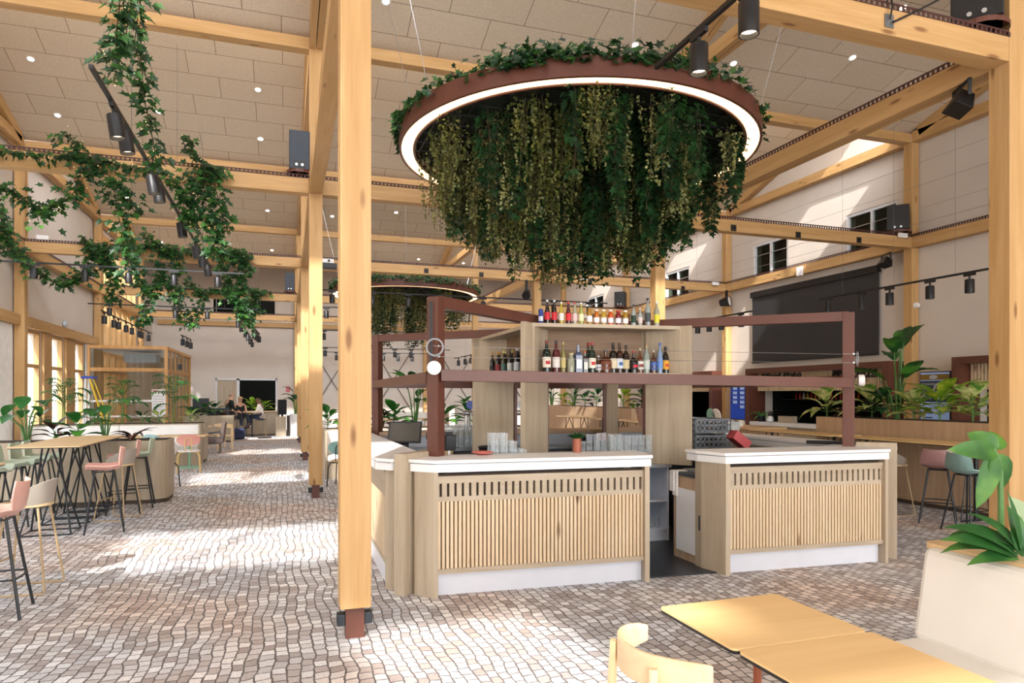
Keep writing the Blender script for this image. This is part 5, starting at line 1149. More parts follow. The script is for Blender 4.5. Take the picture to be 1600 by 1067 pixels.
def bench(label, x0, x1, yf, yb, h, back_h, wall_end=True, group='upholstered benches', base=None):
    """white upholstered bench facing -y with a wooden end cheek"""
    t = thing('bench', label, 'bench', ((x0 + x1) / 2, (yf + yb) / 2, 0), group); UP = plain('upholstery_white', 'efece8', .6, var=.02)
    MB().box(x0, yf + .06, 0, x1, yb, h - .12).build('base', OAK['z'], t)
    n = max(1, round((x1 - x0) / 1.6))
    for k in range(n):
        a, c = x0 + (x1 - x0) * k / n + .004, x0 + (x1 - x0) * (k + 1) / n - .004
        MB().box(a, yf, h - .12, c, yb - .12, h).build('seat_cushion', UP, t, bevel=.03)
        MB().box(a, yb - .13, h - .05, c, yb - .01, back_h).build('back_cushion', UP, t, bevel=.025)
    for s, x in ((0, x0), (1, x1)): MB().box(x - .0 if s else x - .04, yf + .02, 0, x + .04 if s else x, yb, back_h + .02).build('end_cheek', OAK['z'], t)
    return t
# ================= left aisle
T1 = high_table('nearest full high table with a pale top and crossed black rod legs, left aisle', -3.05, 9.15, -2.3, 10.4, 1.05, group='high tables of the left aisle')
T2 = high_table('second high table pushed against it, nearer the left planter', -3.05, 10.41, -2.3, 11.4 + .02, 1.05, group='high tables of the left aisle')
T3 = high_table('high table cut off by the left edge of the photo', -3.1, 5.6, -2.36, 7.12, 1.05, group='high tables of the left aisle')
G = 'bar stools of the left aisle'
put_stool('shell', 'pink', (-2.08, 6.02, 0), R(90 + 6), 'pink shell bar stool nearest the camera at the left edge', G)
put_stool('tub', 'grey', (-2.08, 6.72, 0), R(90 - 4), 'grey tub bar stool on sand coloured sled legs, beside the nearest pink stool', G)
put_stool('shell', 'pink', (-2.1, 9.35, 0), R(90 + 12), 'pink shell bar stool pulled up to the near corner of the high table', G)
put_stool('tub', 'grey', (-2.12, 10.17, 0), R(90 - 20), 'grey tub bar stool between the pink stools at the high table', G)
put_stool('shell', 'pink', (-2.17, 10.7, 0), R(90 + 10), 'pink shell bar stool behind the grey one, by the left planter', G)
put_stool('shell', 'sage', (-2.08, 11.2, 0), R(90 + 6), 'sage shell bar stool standing at the rounded end of the left planter', G)
for k, (y, x) in enumerate(((9.45, -3.3), (10.1, -3.28), (10.62, -3.27), (11.12, -3.28))):
    put_stool('shell', 'sage', (x, y, 0), R(-90 + 5 * (k % 2)), '%s sage green shell bar stool along the wall side of the high tables' % ['nearest', 'second', 'third', 'farthest'][k], G)
# planter with a rounded end
pl = [(-5.7, 11.62), (-2.03, 11.47)] + [(-1.98 + .24 * math.cos(R(a)), 11.71 + .24 * math.sin(R(a))) for a in range(-80, 1, 16)] + [(-1.74, 12.2), (-5.7, 12.2)]
planter('planter', 'long oak planter with a rounded end behind the sage stools', pl, .955, OAK['z'], 'wooden planters')
z = .96; Y = 11.85
plant('alo', 'alocasia with big round leaves at the left edge, in the near planter', atY(42, 690, Y)[:2] + (z,) if False else (atY(42, 690, Y).x, Y, z), .8, .75, 1, n=9, group='plants in the left planters')
plant('broad', 'low dark brown calathea left in the near planter', (atY(88, 690, Y).x, Y - .1, z), .33, .5, 2, LF['red'], 9, 'plants in the left planters')
plant('broad', 'broad leaved green plant in the middle of the near planter', (atY(121, 690, Y).x, Y, z), .5, .75, 3, LF['alo'], 9, 'plants in the left planters')
plant('alo', 'alocasia with two round upright leaves, right in the near planter', (atY(162, 690, Y).x, Y + .1, z), .75, .65, 4, n=8, group='plants in the left planters')
plant('strap', 'dark red bromeliad at the right end of the near planter', (atY(208, 690, Y).x, Y - .05, z), .42, .4, 5, None, 9, 'plants in the left planters')
# second planter and bench with cafe furniture
bench('white upholstered bench facing the camera behind the cafe tables, left aisle', -5.5, -1.98, 17.45, 18.1, .46, .93)
planter('planter', 'oak planter behind the white bench of the left aisle, with palms', [(-5.6, 18.12), (-1.9, 18.12), (-1.9, 18.75), (-5.6, 18.75)], .955, OAK['z'], 'wooden planters')
Y = 18.42
for k, (px, h) in enumerate(((99, 1.25), (191, 1.2), (271, 1.22))):
    plant('palm', 'kentia palm above the white bench, %s of three' % ['leftmost', 'middle', 'rightmost'][k], (atY(px, 650, Y).x, Y, z), h, .8, 20 + k, None, 13, 'plants in the left planters')
for k, (px, m, nm) in enumerate(((66, 'dark', 'dark low plant left of the palms above the white bench'), (150, 'alo', 'low green plant between the two left palms above the bench'), (224, 'dark', 'low dark plant right of the middle palm above the bench'), (250, 'var', 'small variegated plant left of the right palm above the bench'), (298, 'var', 'small variegated plant at the right end above the white bench'))):
    plant('broad', nm, (atY(px, 650, Y).x, Y - .1, z), .34, .5, 30 + k, LF[m], 9, 'plants in the left planters')
pedestal_table('cafe table with a mint green foot in front of the white bench', (-2.1, 16.9, 0), -2.65, 16.55, -1.72, 17.25, .74, '8dbf9f')
pedestal_table('cafe table with a rust orange foot, left of the mint one', (-2.95, 16.75, 0), -3.4, 16.4, -2.68, 17.1, .74, 'b05a34')
cafe_chair('pink round backed cafe chair on gold legs seen from behind', (-1.98, 15.85, 0), R(4), 'cf8f83', 'd9b878')
cafe_chair('light blue round backed cafe chair on dark legs, left of the pink one', (-2.62, 15.95, 0), R(-30), '8fb4b6', '23303a', 'd8b98c')
cafe_chair('cafe chair with a white back half hidden behind the left planter', (-2.12, 13.3, 0), R(60), 'eeeae6', '23262b', 'd8b98c')
t = thing('armchair', 'dark grey brown upholstered armchair at the end of the bench row', 'armchair', (-1.95, 20.7, 0)); AM = plain('arm_fabric', '5b4d48', .8, bump=.3)
x, y = -1.95, 20.7
MB().box(x - .26, y - .28, .28, x + .2, y + .28, .45).build('seat', AM, t, bevel=.04); b = MB(); b.hexa([(x + .14, y - .28, .3), (x + .26, y - .28, .3), (x + .26, y + .28, .3), (x + .14, y + .28, .3)], [(x + .24, y - .27, .88), (x + .33, y - .27, .88), (x + .33, y + .27, .88), (x + .24, y + .27, .88)]); b.build('backrest', AM, t, bevel=.03)
for s in (-1, 1):
    MB().tube([(x - .2, y + s * .3, .56), (x + .22, y + s * .3, .6)], .016, 6).build('armrest', LEGB, t)
    for q in (-.18, .16): MB().tube([(x + q, y + s * .22, .28), (x + q, y + s * .24, 0)], .012, 6).build('leg', LEGB, t)
def wood_chair(label, loc, rz, group='wooden armchairs'):
    t = thing('wooden_chair', label, 'chair', loc, group, rz)
    MB().prism(rounded(-.23, -.22, .23, .23, .08), .43, .46).build('seat', BIRCH, t, world=False)
    b = MB(); n = 16; pr = []
    for i in range(n + 1):
        a = R(180) + R(180) * i / n; c, s_ = math.cos(a), math.sin(a)
        e = abs(i / n * 2 - 1) ** 4 * .025
        for r, zz in ((.25, .67 + e), (.25, .78 - e), (.232, .78 - e), (.232, .67 + e)): b.v.append((r * c, r * s_ * .9 + .0, zz))
    for i in range(n):
        for k in range(4): l = (k + 1) % 4; b.f.append((4 * i + k, 4 * i + 4 + k, 4 * i + 4 + l, 4 * i + l))
    b.f += [(0, 1, 2, 3), (4 * n + 3, 4 * n + 2, 4 * n + 1, 4 * n)]; recalc(b.build('back_band', wood('birch_x', 'ecd3ac', 'e0bf92', 'x', scale=1.2, rough=.45), t, world=False, smooth=True, bevel=.004))
    for s in (-1, 1):
        MB().tube([(s * .19, -.2, .02), (s * .175, -.2, .46), (s * .16, -.19, .74)], [.014, .02, .017], 8).build('rear_leg', BIRCH, t, world=False, smooth=True)
        MB().tube([(s * .19, .19, 0), (s * .185, .18, .43)], [.014, .02], 8).build('front_leg', BIRCH, t, world=False, smooth=True)
    return t
wood_chair('pale wooden armchair behind the dark armchair, facing the bench', (-1.75, 21.8, 0), R(100), 'pale wooden chairs')
wood_chair('pale wooden armchair behind the white bench end', (-2.05, 22.6, 0), R(80), 'pale wooden chairs')
pedestal_table('cafe table behind the dark armchair at the bench end', (-2.4, 21.6, 0), -2.8, 21.2, -2.1, 22.0, .74, '23262b')
# step ladder by the windows
t = thing('step_ladder', 'yellow step ladder with a blue top by the left windows', 'ladder', (-5.2, 21.3, 0)); YL = plain('ladder_yellow', 'e6c32c', .4)
c = Vector((-5.2, 21.3, 0))
for s in (-1, 1):
    MB().bar(c + V(-.05 + .0, s * .3, 0), c + V(.0, s * .17, 2.1), .05, .03).build('rail', plain('alu_pale', 'e4e4e0', .4), t)
    MB().bar(c + V(.75, s * .34, 0), c + V(.1, s * .18, 2.1), .05, .03).build('rear_rail', YL, t)
for k in range(6):
    f = (k + 1) / 7; MB().box(c.x - .06 + .05 * f, c.y - .29 + .12 * f, 2.1 * f, c.x + .06 + .05 * f, c.y + .29 - .12 * f, 2.1 * f + .03).build('step', plain('alu_pale', 'e4e4e0', .4), t)
MB().box(c.x - .1, c.y - .22, 2.1, c.x + .2, c.y + .22, 2.16).build('top_cap', plain('cap_blue', '2f49a8', .4), t)
MB().box(c.x + .2, c.y - .2, 1.2, c.x + .5, c.y + .2, 1.25).build('tray', plain('tray_grey', '8f9399', .5), t)
# glazed porch
FX = wood('porch_frame', 'cfa06a', 'b8884f', 'z', scale=1.2)
t = thing('glazed_porch', 'wood framed glass porch with a white ceiling by the left wall', 'porch', (-4.6, 25.6, 0)); x0, x1, y0, y1, zt = -5.75, -3.47, 23.0, 28.3, 3.14
GP = glass('porch_glass', 'f6f8f8', .0, gain=.15)
def bxs(name, *bs, m=FX):
    b = MB()
    for q in bs: b.box(*q)
    return b.build(name, m, t)
bxs('corner_post', (x1 - .09, y0, 0, x1, y0 + .09, zt - .1)); bxs('corner_post', (x1 - .09, y1 - .09, 0, x1, y1, zt - .1)); bxs('corner_post', (x0 + .13, y0, 0, x0 + .2, y0 + .09, zt - .1))
bxs('head_rail', (x0 + .13, y0, zt - .1, x1, y0 + .1, zt)); bxs('head_rail', (x1 - .1, y0 + .1, zt - .1, x1, y1, zt)); bxs('transom', (x0 + .2, y0 + .01, 2.36, x1 - .09, y0 + .08, 2.47)); bxs('transom', (x1 - .08, y0 + .09, 2.36, x1 - .01, y1 - .09, 2.45))
for k in range(5): yy = y0 + .09 + (y1 - y0 - .18) * (k + 1) / 6; bxs('mullion', (x1 - .07, yy - .025, 0, x1 - .02, yy + .025, zt - .1))
bxs('front_pane', (x0 + .2, y0 + .04, .02, x1 - .09, y0 + .05, 2.36), (x0 + .2, y0 + .04, 2.47, x1 - .09, y0 + .05, zt - .1), m=GP); bxs('side_pane', (x1 - .05, y0 + .09, .02, x1 - .04, y1 - .09, 2.36), (x1 - .05, y0 + .09, 2.45, x1 - .04, y1 - .09, zt - .1), m=GP)
bxs('porch_ceiling', (x0 + .13, y0 + .1, zt - .08, x1 - .1, y1, zt - .03), m=plain('porch_white', 'e6e6e4', .7))
bxs('white_stripe', (x0 + .2, y0 + .035, 1.44, x1 - .09, y0 + .039, 1.5), (x0 + .2, y0 + .035, .98, x1 - .09, y0 + .039, 1.03), m=WHITE)
bxs('end_wall', (x0 + .13, y1 - .02, 0, x1 - .09, y1 + .04, zt - .1), m=OAK['z'])
tag(MB().box(-4.95, 24.4, 2.7, -4.0, 25.2, 2.98).build('air_unit', plain('unit_grey', 'b9c0c6', .5), bevel=.02), 'grey air unit hung under the porch ceiling', 'air conditioner')
t2 = thing('notice_poster', 'white notice poster with a red heading on the porch glass', 'poster', (-3.75, 22.98, .98)); MB().box(-3.9, 22.985, 1.02, -3.52, 22.995, 1.82).build('sheet', WHITE, t2)
MB().box(-3.88, 22.98, 1.76, -3.72, 22.984, 1.79).build('heading', plain('red_print', 'c8303a', .5), t2); b = MB()
for k in range(6): b.box(-3.87, 22.981, 1.2 + .08 * k, -3.58, 22.984, 1.215 + .08 * k)
b.build('print_lines', plain('grey_print', 'a9adb5', .6), t2)
p = atY(276, 574, 25.0); tag(MB().box(-3.46, 25.0, 2.5, -3.36, 25.3, 2.68).build('motion_sensor', BLACK, bevel=.01), 'small black motion sensor on the side of the porch', 'sensor')
# tall white roller blinds beside the windows
for k, (y0_, y1_) in enumerate(((16.8, 17.6), (23.35, 24.2))):
    tag(MB().box(WL + .02, y0_, .02, WL + .05, y1_, 3.2).build('white_curtain', plain('curtain_white', 'f0eeea', .8)), 'tall plain white blind panel on the left wall, %s' % ['nearer one', 'beside the porch'][k], 'blind', 'white blinds on the left wall')
p = atX(100, 506, WL + .02); t = thing('emergency_light', 'small round grey wall fitting above the left window lintel', 'wall fitting', p); MB().lathe([(0, 0), (.1, 0), (.1, .05), (.06, .08), (0, .08)], 16).xf(Matrix.Translation(p) @ Matrix.Rotation(R(90), 4, 'Y')).build('body', plain('fit_grey', 'b9bfc7', .4), t, smooth=True)
# ================= far end: reception desk, screens, people
planter('planter', 'oak planter with monitors behind it near the end wall', [(-3.38, 25.6), (-1.78, 25.6), (-1.78, 26.2), (-3.38, 26.2)], .93, OAK['z'], 'wooden planters')
for k, (px, m, h, kd) in enumerate(((302, 'dark', .3, 'broad'), (322, 'alo', .5, 'broad'), (336, 'dark', .55, 'broad'), (347, 'redtip', .3, 'strap'))):
    plant(kd, ['low dark plant at the left of the far planter', 'green broad leaf plant in the far planter', 'blue green plant in the far planter before the monitors', 'small reddish plant at the right end of the far planter'][k], (atY(px, 640, 25.9).x, 25.9, .935), h, .6, 50 + k, LF[m], 9, 'plants in the far planter')
def monitor(label, px, py, Y, w, h, rz=0):
    c = atY(px, py, Y); t = thing('monitor', label, 'screen', (c.x, Y, 0), 'monitors at the far desks', rz)
    MB().box(-w / 2, -.03, c.z - h / 2, w / 2, .03, c.z + h / 2).build('display', plain('monitor_dark', '1d2127', .3), t, world=False, bevel=.006); MB().box(-.04, -.02, .0, .04, .02, c.z - h / 2).build('stand', BLACK, t, world=False)
monitor('large black monitor behind the far planter', 314, 635, 27.0, .55, .6); monitor('wide low black monitor right of the large one', 341, 645, 27.3, .75, .36); monitor('dark tilted screen standing on the reception desk', 441, 636, 29.3, .36, .62, R(25))
t = thing('reception_desk', 'pale wooden reception desk at the far end of the aisle', 'desk', (-.9, 29.6, 0)); MB().box(-2.6, 29.3, .05, -.28, 29.9, .96).build('front', OAK['z'], t); MB().box(-2.65, 29.25, .96, -.25, 29.95, 1.0).build('worktop', TOPL, t); MB().box(-2.55, 29.36, 0, -.33, 29.88, .05).build('plinth', plain('plinth_dark', '4a3d33', .7), t)
tag(MB().box(-.42, 28.45, 0, -.02, 28.95, .78).build('side_cabinet', OAK['z'], bevel=.004), 'small oak cabinet standing at the right end of the reception desk', 'cabinet'); tag(MB().box(.0, 28.6, 0, .22, 29.1, .82).build('dark_bin', plain('bin_brown', '4a3f3a', .6)), 'dark brown bin beside the small oak cabinet at the far desk', 'bin')
t = thing('pot', 'tall white cylinder pot at the foot of the far columns', 'pot', (.33, 28.2, 0)); MB().lathe([(0, 0), (.2, 0), (.22, .9), (.19, .9), (.19, .84), (0, .84)], 20, (.33, 28.2, 0)).build('body', plain('pot_white', 'd8d4d0', .5), t, smooth=True)
plant('bird', 'tall dark leafy plant in the white cylinder pot by the far columns', (.33, 28.2, .845), 1.5, 1.0, 60, LF['dark'], 10, 'potted plants at the far end')
plant('broad', 'bright green plant on the reception desk', (-1.35, 29.7, 1.0), .55, .8, 61, LF['lime'], 12, 'potted plants at the far end'); plant('broad', 'second green plant on the reception desk by the screen', (-.85, 29.7, 1.0), .5, .7, 62, LF['lime'], 10, 'potted plants at the far end')
p = atY(450, 608, YE - .02); tag(MB().box(p.x - .1, p.y - .02, p.z - .14, p.x + .1, p.y, p.z + .14).build('fire_sign', plain('sign_red', 'c7656c', .5)), 'small red and white safety sign on the end wall', 'sign')
def body(name, joints, links, mat, parent, sub=2):
    """one continuous figure surface grown on a skeleton: joints name -> (x, y, z, r)"""
    me = bpy.data.meshes.new(name); ks = list(joints); me.from_pydata([joints[k][:3] for k in ks], [(ks.index(a), ks.index(b)) for a, b in links], [])
    o = bpy.data.objects.new(name, me); COL.objects.link(o); me.materials.append(mat); o.parent = parent
    md = o.modifiers.new('skin', 'SKIN'); sd = o.modifiers.new('sub', 'SUBSURF'); sd.levels = sub; sd.render_levels = sub; md.use_smooth_shade = True
    if not me.skin_vertices: me.skin_vertices.new()
    for i, k in enumerate(ks):
        r = joints[k][3]; me.skin_vertices[0].data[i].radius = (r, r * (joints[k][4] if len(joints[k]) > 4 else 1)); me.skin_vertices[0].data[i].use_root = (i == 0)
    return o
SKIN = plain('skin', 'c99b80', .55); SKIN2 = plain('skin_deep', '7a5240', .55); HAIRD = plain('hair_dark', '1d1715', .7); HAIRB = plain('hair_blond', 'b99a6a', .7)
def person(label, loc, rz, J, top, legs, hair, skin, sleeves=True, shoes='1b1b1d', long_hair=False):
    """J: joints of one side, left = +x, figure faces +y"""
    t = thing('person', label, 'person', loc, 'people at the far end', rz)
    LKS = [('pel', 'sp'), ('sp', 'ch'), ('ch', 'nk'), ('nk', 'hd'), ('hd', 'ht')]
    for s in 'lr': LKS += [('ch', 'sh' + s), ('sh' + s, 'el' + s), ('el' + s, 'wr' + s), ('wr' + s, 'ha' + s), ('ha' + s, 'f1' + s), ('ha' + s, 'f2' + s), ('ha' + s, 'th' + s), ('pel', 'hp' + s), ('hp' + s, 'kn' + s), ('kn' + s, 'an' + s), ('an' + s, 'to' + s)]
    rad = dict(pel=(.13, .8), sp=(.115, .8), ch=(.135, .75), nk=(.05, 1), hd=(.088, 1.1), ht=(.07, 1.1), sh=(.062, 1), el=(.042, 1), wr=(.03, 1), ha=(.036, .6), f1=(.014, 1), f2=(.014, 1), th=(.012, 1), hp=(.09, 1), kn=(.062, 1), an=(.042, 1), to=(.036, .8))
    rk = lambda k: rad[k if k in rad else k[:-1]]
    def jj(grow=0, keys=None): return {k: tuple(J[k]) + (rk(k)[0] + grow, rk(k)[1]) for k in J if keys is None or k in keys}
    body('body', jj(), LKS, skin, t)
    ck = ['pel', 'sp', 'ch'] + [a + s for s in 'lr' for a in (('sh', 'el', 'wr') if sleeves else ('sh',))]
    body('top', jj(.018, ck), [l for l in LKS if l[0] in ck and l[1] in ck], top, t)
    lk = ['pel'] + [a + s for s in 'lr' for a in ('hp', 'kn', 'an')]
    body('trousers', jj(.02, lk), [l for l in LKS if l[0] in lk and l[1] in lk], legs, t)
    for s in 'lr': body('shoe', {k: tuple(J[k + s]) + (r,) for k, r in (('an', .05), ('to', .048))}, [('an', 'to')], plain('shoe_' + shoes, shoes, .5), t, 1)
    h = Vector(J['hd']); u = (Vector(J['ht']) - h).normalized(); fwd = Vector((0, 1, 0)) - u * u.y; fwd.normalize()
    hair_j = {'a': tuple(h - fwd * .03 + u * .0) + (.088,), 'b': tuple(h + u * .075 - fwd * .01) + (.09,)}; lk2 = [('b', 'a')]
    if long_hair: hair_j['c'] = tuple(h - fwd * .06 - u * .16) + (.06,); lk2.append(('a', 'c'))
    body('hair', hair_j, lk2, hair, t, 2)
    f = h + fwd * .092
    for s in (-1, 1):
        e = h + fwd * .088 + u * .03 + Vector((s * .032, 0, 0)); MB().lathe([(0, -.009), (.009, 0), (0, .009)], 8).xf(Matrix.Translation(e)).build('eye', plain('eye_dark', '20160f', .3), t, world=False, smooth=True)
    b = MB(); b.tube([f + u * .03, f + fwd * .022 - u * .012], [.008, .014], 6); b.build('nose', skin, t, world=False, smooth=True)
    MB().box(f.x - .022, f.y - .01, f.z - .05, f.x + .022, f.y + .004, f.z - .042).build('mouth', plain('lip', 'a1605a', .5), t, world=False)
    return t
def sit(h, lean=0, arms='lap', cross=False):
    J = {'pel': (0, 0, h), 'sp': (0, .01 + lean * .2, h + .2), 'ch': (0, lean * .55, h + .4), 'nk': (0, lean * .8 + .01, h + .54), 'hd': (0, lean + .04, h + .65), 'ht': (0, lean + .05, h + .75)}
    for s, k in (('l', 1), ('r', -1)):
        J['sh' + s] = (k * .18, lean * .6, h + .46); J['el' + s] = (k * .23, lean * .6 + .08, h + .2); J['wr' + s] = (k * .14, lean * .6 + .3, h + .16); J['ha' + s] = (k * .11, lean * .6 + .37, h + .15)
        J['f1' + s] = (k * .09, lean * .6 + .45, h + .13); J['f2' + s] = (k * .12, lean * .6 + .45, h + .13); J['th' + s] = (k * .07, lean * .6 + .4, h + .18)
        J['hp' + s] = (k * .1, .04, h - .01); J['kn' + s] = (k * .11, .45, h + (.03 if not cross or k > 0 else .1)); J['an' + s] = (k * .12, .5 + (.12 if cross and k < 0 else 0), h - .4 + (.1 if cross and k < 0 else 0)); J['to' + s] = (k * .12, .64 + (.12 if cross and k < 0 else 0), h - .44 + (.06 if cross and k < 0 else 0))
    return J
J = sit(.82, .05, cross=True); q = atY(374, 650, 28.4)
person('woman in a black sleeveless top and dark trousers sitting on a high stool', (q.x, 28.4, 0), R(-155), J, plain('top_black', '18181b', .8), plain('jeans_dark', '20242e', .8), HAIRB, SKIN, sleeves=False, long_hair=True)
q2 = atY(409, 655, 28.6); J = sit(.78, .1)
person('person in a white shirt and blue jeans sitting on a stool by the desk', (q2.x, 28.6, 0), R(80), J, plain('shirt_white', 'ece9e6', .8), plain('jeans_blue', '2c3b58', .8), HAIRD, SKIN2, shoes='26221f')
q3 = atY(357, 650, 27.6)
J = {'pel': (0, 0, .95), 'sp': (0, .0, 1.13), 'ch': (0, .03, 1.34), 'nk': (0, .06, 1.46), 'hd': (0, .11, 1.56), 'ht': (0, .13, 1.66)}
for s, k in (('l', 1), ('r', -1)):
    J.update({'sh' + s: (k * .19, .03, 1.4), 'el' + s: (k * .25, .17, 1.42) if k < 0 else (k * .27, .06, 1.16), 'wr' + s: (k * .12, .2, 1.6) if k < 0 else (k * .22, .24, 1.05), 'ha' + s: (k * .08, .2, 1.66) if k < 0 else (k * .2, .31, 1.03), 'f1' + s: (k * .04, .2, 1.72) if k < 0 else (k * .19, .39, 1.0), 'f2' + s: (k * .07, .2, 1.74) if k < 0 else (k * .22, .39, 1.0), 'th' + s: (k * .04, .22, 1.66) if k < 0 else (k * .16, .34, 1.06), 'hp' + s: (k * .1, 0, .93), 'kn' + s: (k * .11, .03, .5), 'an' + s: (k * .12, 0, .09), 'to' + s: (k * .13, .15, .05)})
person('person in a loose black coat standing behind the far planter, hand at the head', (q3.x, 27.6, 0), R(-60), J, plain('coat_black', '19191c', .85), plain('trouser_black', '1c1c20', .85), HAIRD, SKIN)
put_stool('shell', 'beige', (q.x, 28.4, .05), R(-155), 'bar stool under the seated woman at the far end', 'bar stools at the far end', 1.02)
put_stool('tub', 'grey', (q2.x, 28.6, 0), R(80), 'pale grey tub stool under the person in the white shirt', 'bar stools at the far end', 1.0)
t = thing('backpack', 'navy blue backpack on the floor before the far stools', 'backpack', (atY(373, 680, 27.0).x, 27.0, 0)); MB().box(-.22, -.13, 0, .22, .13, .42).build('bag', plain('navy', '2a3350', .8, bump=.4), t, world=False, bevel=.09); MB().box(-.16, -.17, .04, .16, -.12, .22).build('front_pocket', plain('navy', '2a3350', .8), t, world=False, bevel=.02); MB().tube([(-.06, 0, .41), (-.05, 0, .47), (.05, 0, .47), (.06, 0, .41)], .012, 6).build('strap_loop', BLACK, t, world=False)
tag(MB().box(-1.05, 27.3, 0, -.55, 27.5, .07).build('jacket', plain('dark_cloth', '3c3436', .9), bevel=.03), 'dark jacket lying on the floor right of the backpack', 'jacket')
q = atY(394, 655, 28.3); pedestal_table('small high round table between the two seated people', (q.x, 28.3, 0), 0, 0, .33, 0, .98, '23262b', 'cafe tables', True)
# ================= middle, behind the bar
bench('white upholstered bench behind the bar, left of the tower', .75, 5.4, 13.6, 14.15, .46, .93)
planter('planter', 'oak edged planter behind the bench at the back of the bar', [(.7, 14.17), (5.45, 14.17), (5.45, 14.7), (.7, 14.7)], .955, OAK['z'], 'wooden planters')
Y = 14.42
for k, (px, kd, m, h, w) in enumerate(((512, 'broad', 'alo', .5, .6), (560, 'broad', 'dark', .45, .6), (615, 'broad', 'alo', .55, .8), (648, 'bird', 'bird', 1.5, 1.0), (693, 'broad', 'alo', .6, .6), (734, 'broad', 'alo', .5, .7), (596, 'broad', 'red', .4, .5))):
    plant(kd, ['green plant between the first two columns behind the bar', 'dark plant behind the nearest column', 'bushy green plant left in the planter behind the bar', 'tall strelitzia beside the front left bar post', 'upright green plant right of the front left bar post', 'green leafy plant left of the bottle tower', 'low brownish plant behind the till screen'][k], (atY(px, 650, Y).x, Y, .96), h, w, 70 + k, LF[m], None, 'plants behind the bar')
cafe_chair('teal round backed cafe chair just left of the nearest column', (.98, 12.65, 0), R(-25), '83aaa4', '23262b', 'd8b98c'); pedestal_table('cafe table with a rust foot behind the nearest column', (1.25, 13.15, 0), .95, 12.85, 1.75, 13.5, .74, 'b05a34')
bench('white bench far behind the bar below the cross braces', 1.2, 6.2, 26.8, 27.4, .46, .95); 
t = thing('pot', 'round white planter drum on the far bench shelf, right of the bar post', 'pot', (2.3, 27.55, 0)); p = atY(727, 640, 23.5)
t.location = (p.x, 23.5, 0); MB().lathe([(0, 0), (.36, 0), (.38, 1.22), (.34, 1.22), (.34, 1.15), (0, 1.15)], 24, (p.x, 23.5, 0)).build('body', plain('pot_white', 'd8d4d0', .5), t, smooth=True); plant('broad', 'small green plant in the round white drum', (p.x, 23.5, 1.155), .45, .6, 80, LF['alo'], 10, 'plants behind the bar')
for k in range(3):
    x = 1.9 + 1.6 * k; pedestal_table('pale low table by the far white bench, %s from the left' % ORD[k], (x, 26.0, 0), x - .4, 25.65, x + .4, 26.35, .74, '23262b', 'far cafe tables'); wood_chair('pale wooden chair at the far white bench, %s from the left' % ORD[k], (x, 25.3, 0), R(0), 'chairs at the far white bench')
# ================= right aisle: planters, high tables and stools
XP = 8.95
def plant_row(poly, label, h): return planter('planter', label, poly, h, OAKD['z'], 'tall wooden planters')
plant_row([(XP, 4.6), (XP + .55, 4.6), (XP + .55, 9.7), (XP, 9.7)][::1], 'tall oak planter behind the high tables at the right', 1.265)
pl = [(XP + .25, 16.2), (XP + .55, 16.5), (XP + .55, 23.0), (XP, 23.0), (XP, 16.5)]
plant_row(pl, 'tall oak planter with a rounded end seen through the bottle tower', 1.28)
for k, (px, kd, m, h, w, nm) in enumerate(((1292, 'broad', 'var', .52, .85, 'variegated plant at the left end of the right planter'), (1322, 'strap', 'redtip', .42, .4, 'dark red leaved plant left of the bar post in the right planter'), (1362, 'broad', 'var', .62, .7, 'bright variegated plant just right of the bar post'), (1402, 'bird', 'bird', 1.75, 1.5, 'tall strelitzia in the right planter'), (1386, 'broad', 'dark', .55, .6, 'blue green plant at the foot of the tall strelitzia'), (1428, 'broad', 'var', .5, .6, 'variegated plant right of the strelitzia'), (1468, 'broad', 'lime', .58, .75, 'lime green plant before the menu poster'), (1520, 'broad', 'var', .55, .85, 'yellow green striped plant at the right end of the right planter'))):
    p = atX(px, 655, XP + .28); plant(kd, nm, (p.x, p.y, 1.27), h, w, 90 + k, LF[m], None, 'plants in the right planter')
for k, (px, m, h) in enumerate(((862, 'bird', 1.0), (880, 'lime', .5), (897, 'bird', .95), (914, 'dark', .5), (932, 'dark', .7), (974, 'lime', .6))):
    p = atX(px, 640, XP + .28); plant('bird' if m == 'bird' else 'broad', 'plant in the planter seen through the bottle tower, %s from the left' % ORD[k], (p.x, p.y, 1.285), h, .8, 100 + k, LF[m], 9, 'plants seen through the bottle tower')
high_table('high table with a yellow wood top before the right planter, nearer one', 8.2, 6.2, 8.88, 8.45, 1.0, MAPLE, 'pillar', 'high tables of the right aisle'); high_table('high table with a yellow wood top before the right planter, farther one', 8.2, 8.6, 8.88, 10.6, 1.0, MAPLE, 'pillar', 'high tables of the right aisle')
G = 'bar stools of the right aisle'
put_stool('tub', 'grey', (7.95, 7.2, 0), R(-90), 'grey tub bar stool behind the right end of the bar', G, .95); put_stool('shell', 'mauve', (8.0, 6.55, 0), R(-52), 'dusky mauve shell bar stool seen from behind at the right high table', G, .95); put_stool('shell', 'teal', (7.8, 5.98, 0), R(-95), 'pale teal shell bar stool nearest the right column', G, .95)
for k, (y, c) in enumerate(((9.2, 'pink'), (9.9, 'mauve'))): put_stool('shell', c, (7.9, y, 0), R(-90), '%s shell bar stool at the farther right high table' % ('pink' if k == 0 else 'mauve'), G, .95)
for k, y in enumerate((13.4, 15.4, 17.8)): high_table('high table with black legs seen through the bottle tower, %s' % ['nearest', 'middle', 'farthest'][k], 7.9, y, 8.6, y + 1.6, 1.0, TOPL, 'cross', 'high tables seen through the tower')
t = thing('terracotta_pot', 'terracotta pot on a wooden stand at the planter end', 'pot', (8.6, 14.0, 0)); p = atY(1008, 640, 12.6); t.location = (p.x, 12.6, 0)
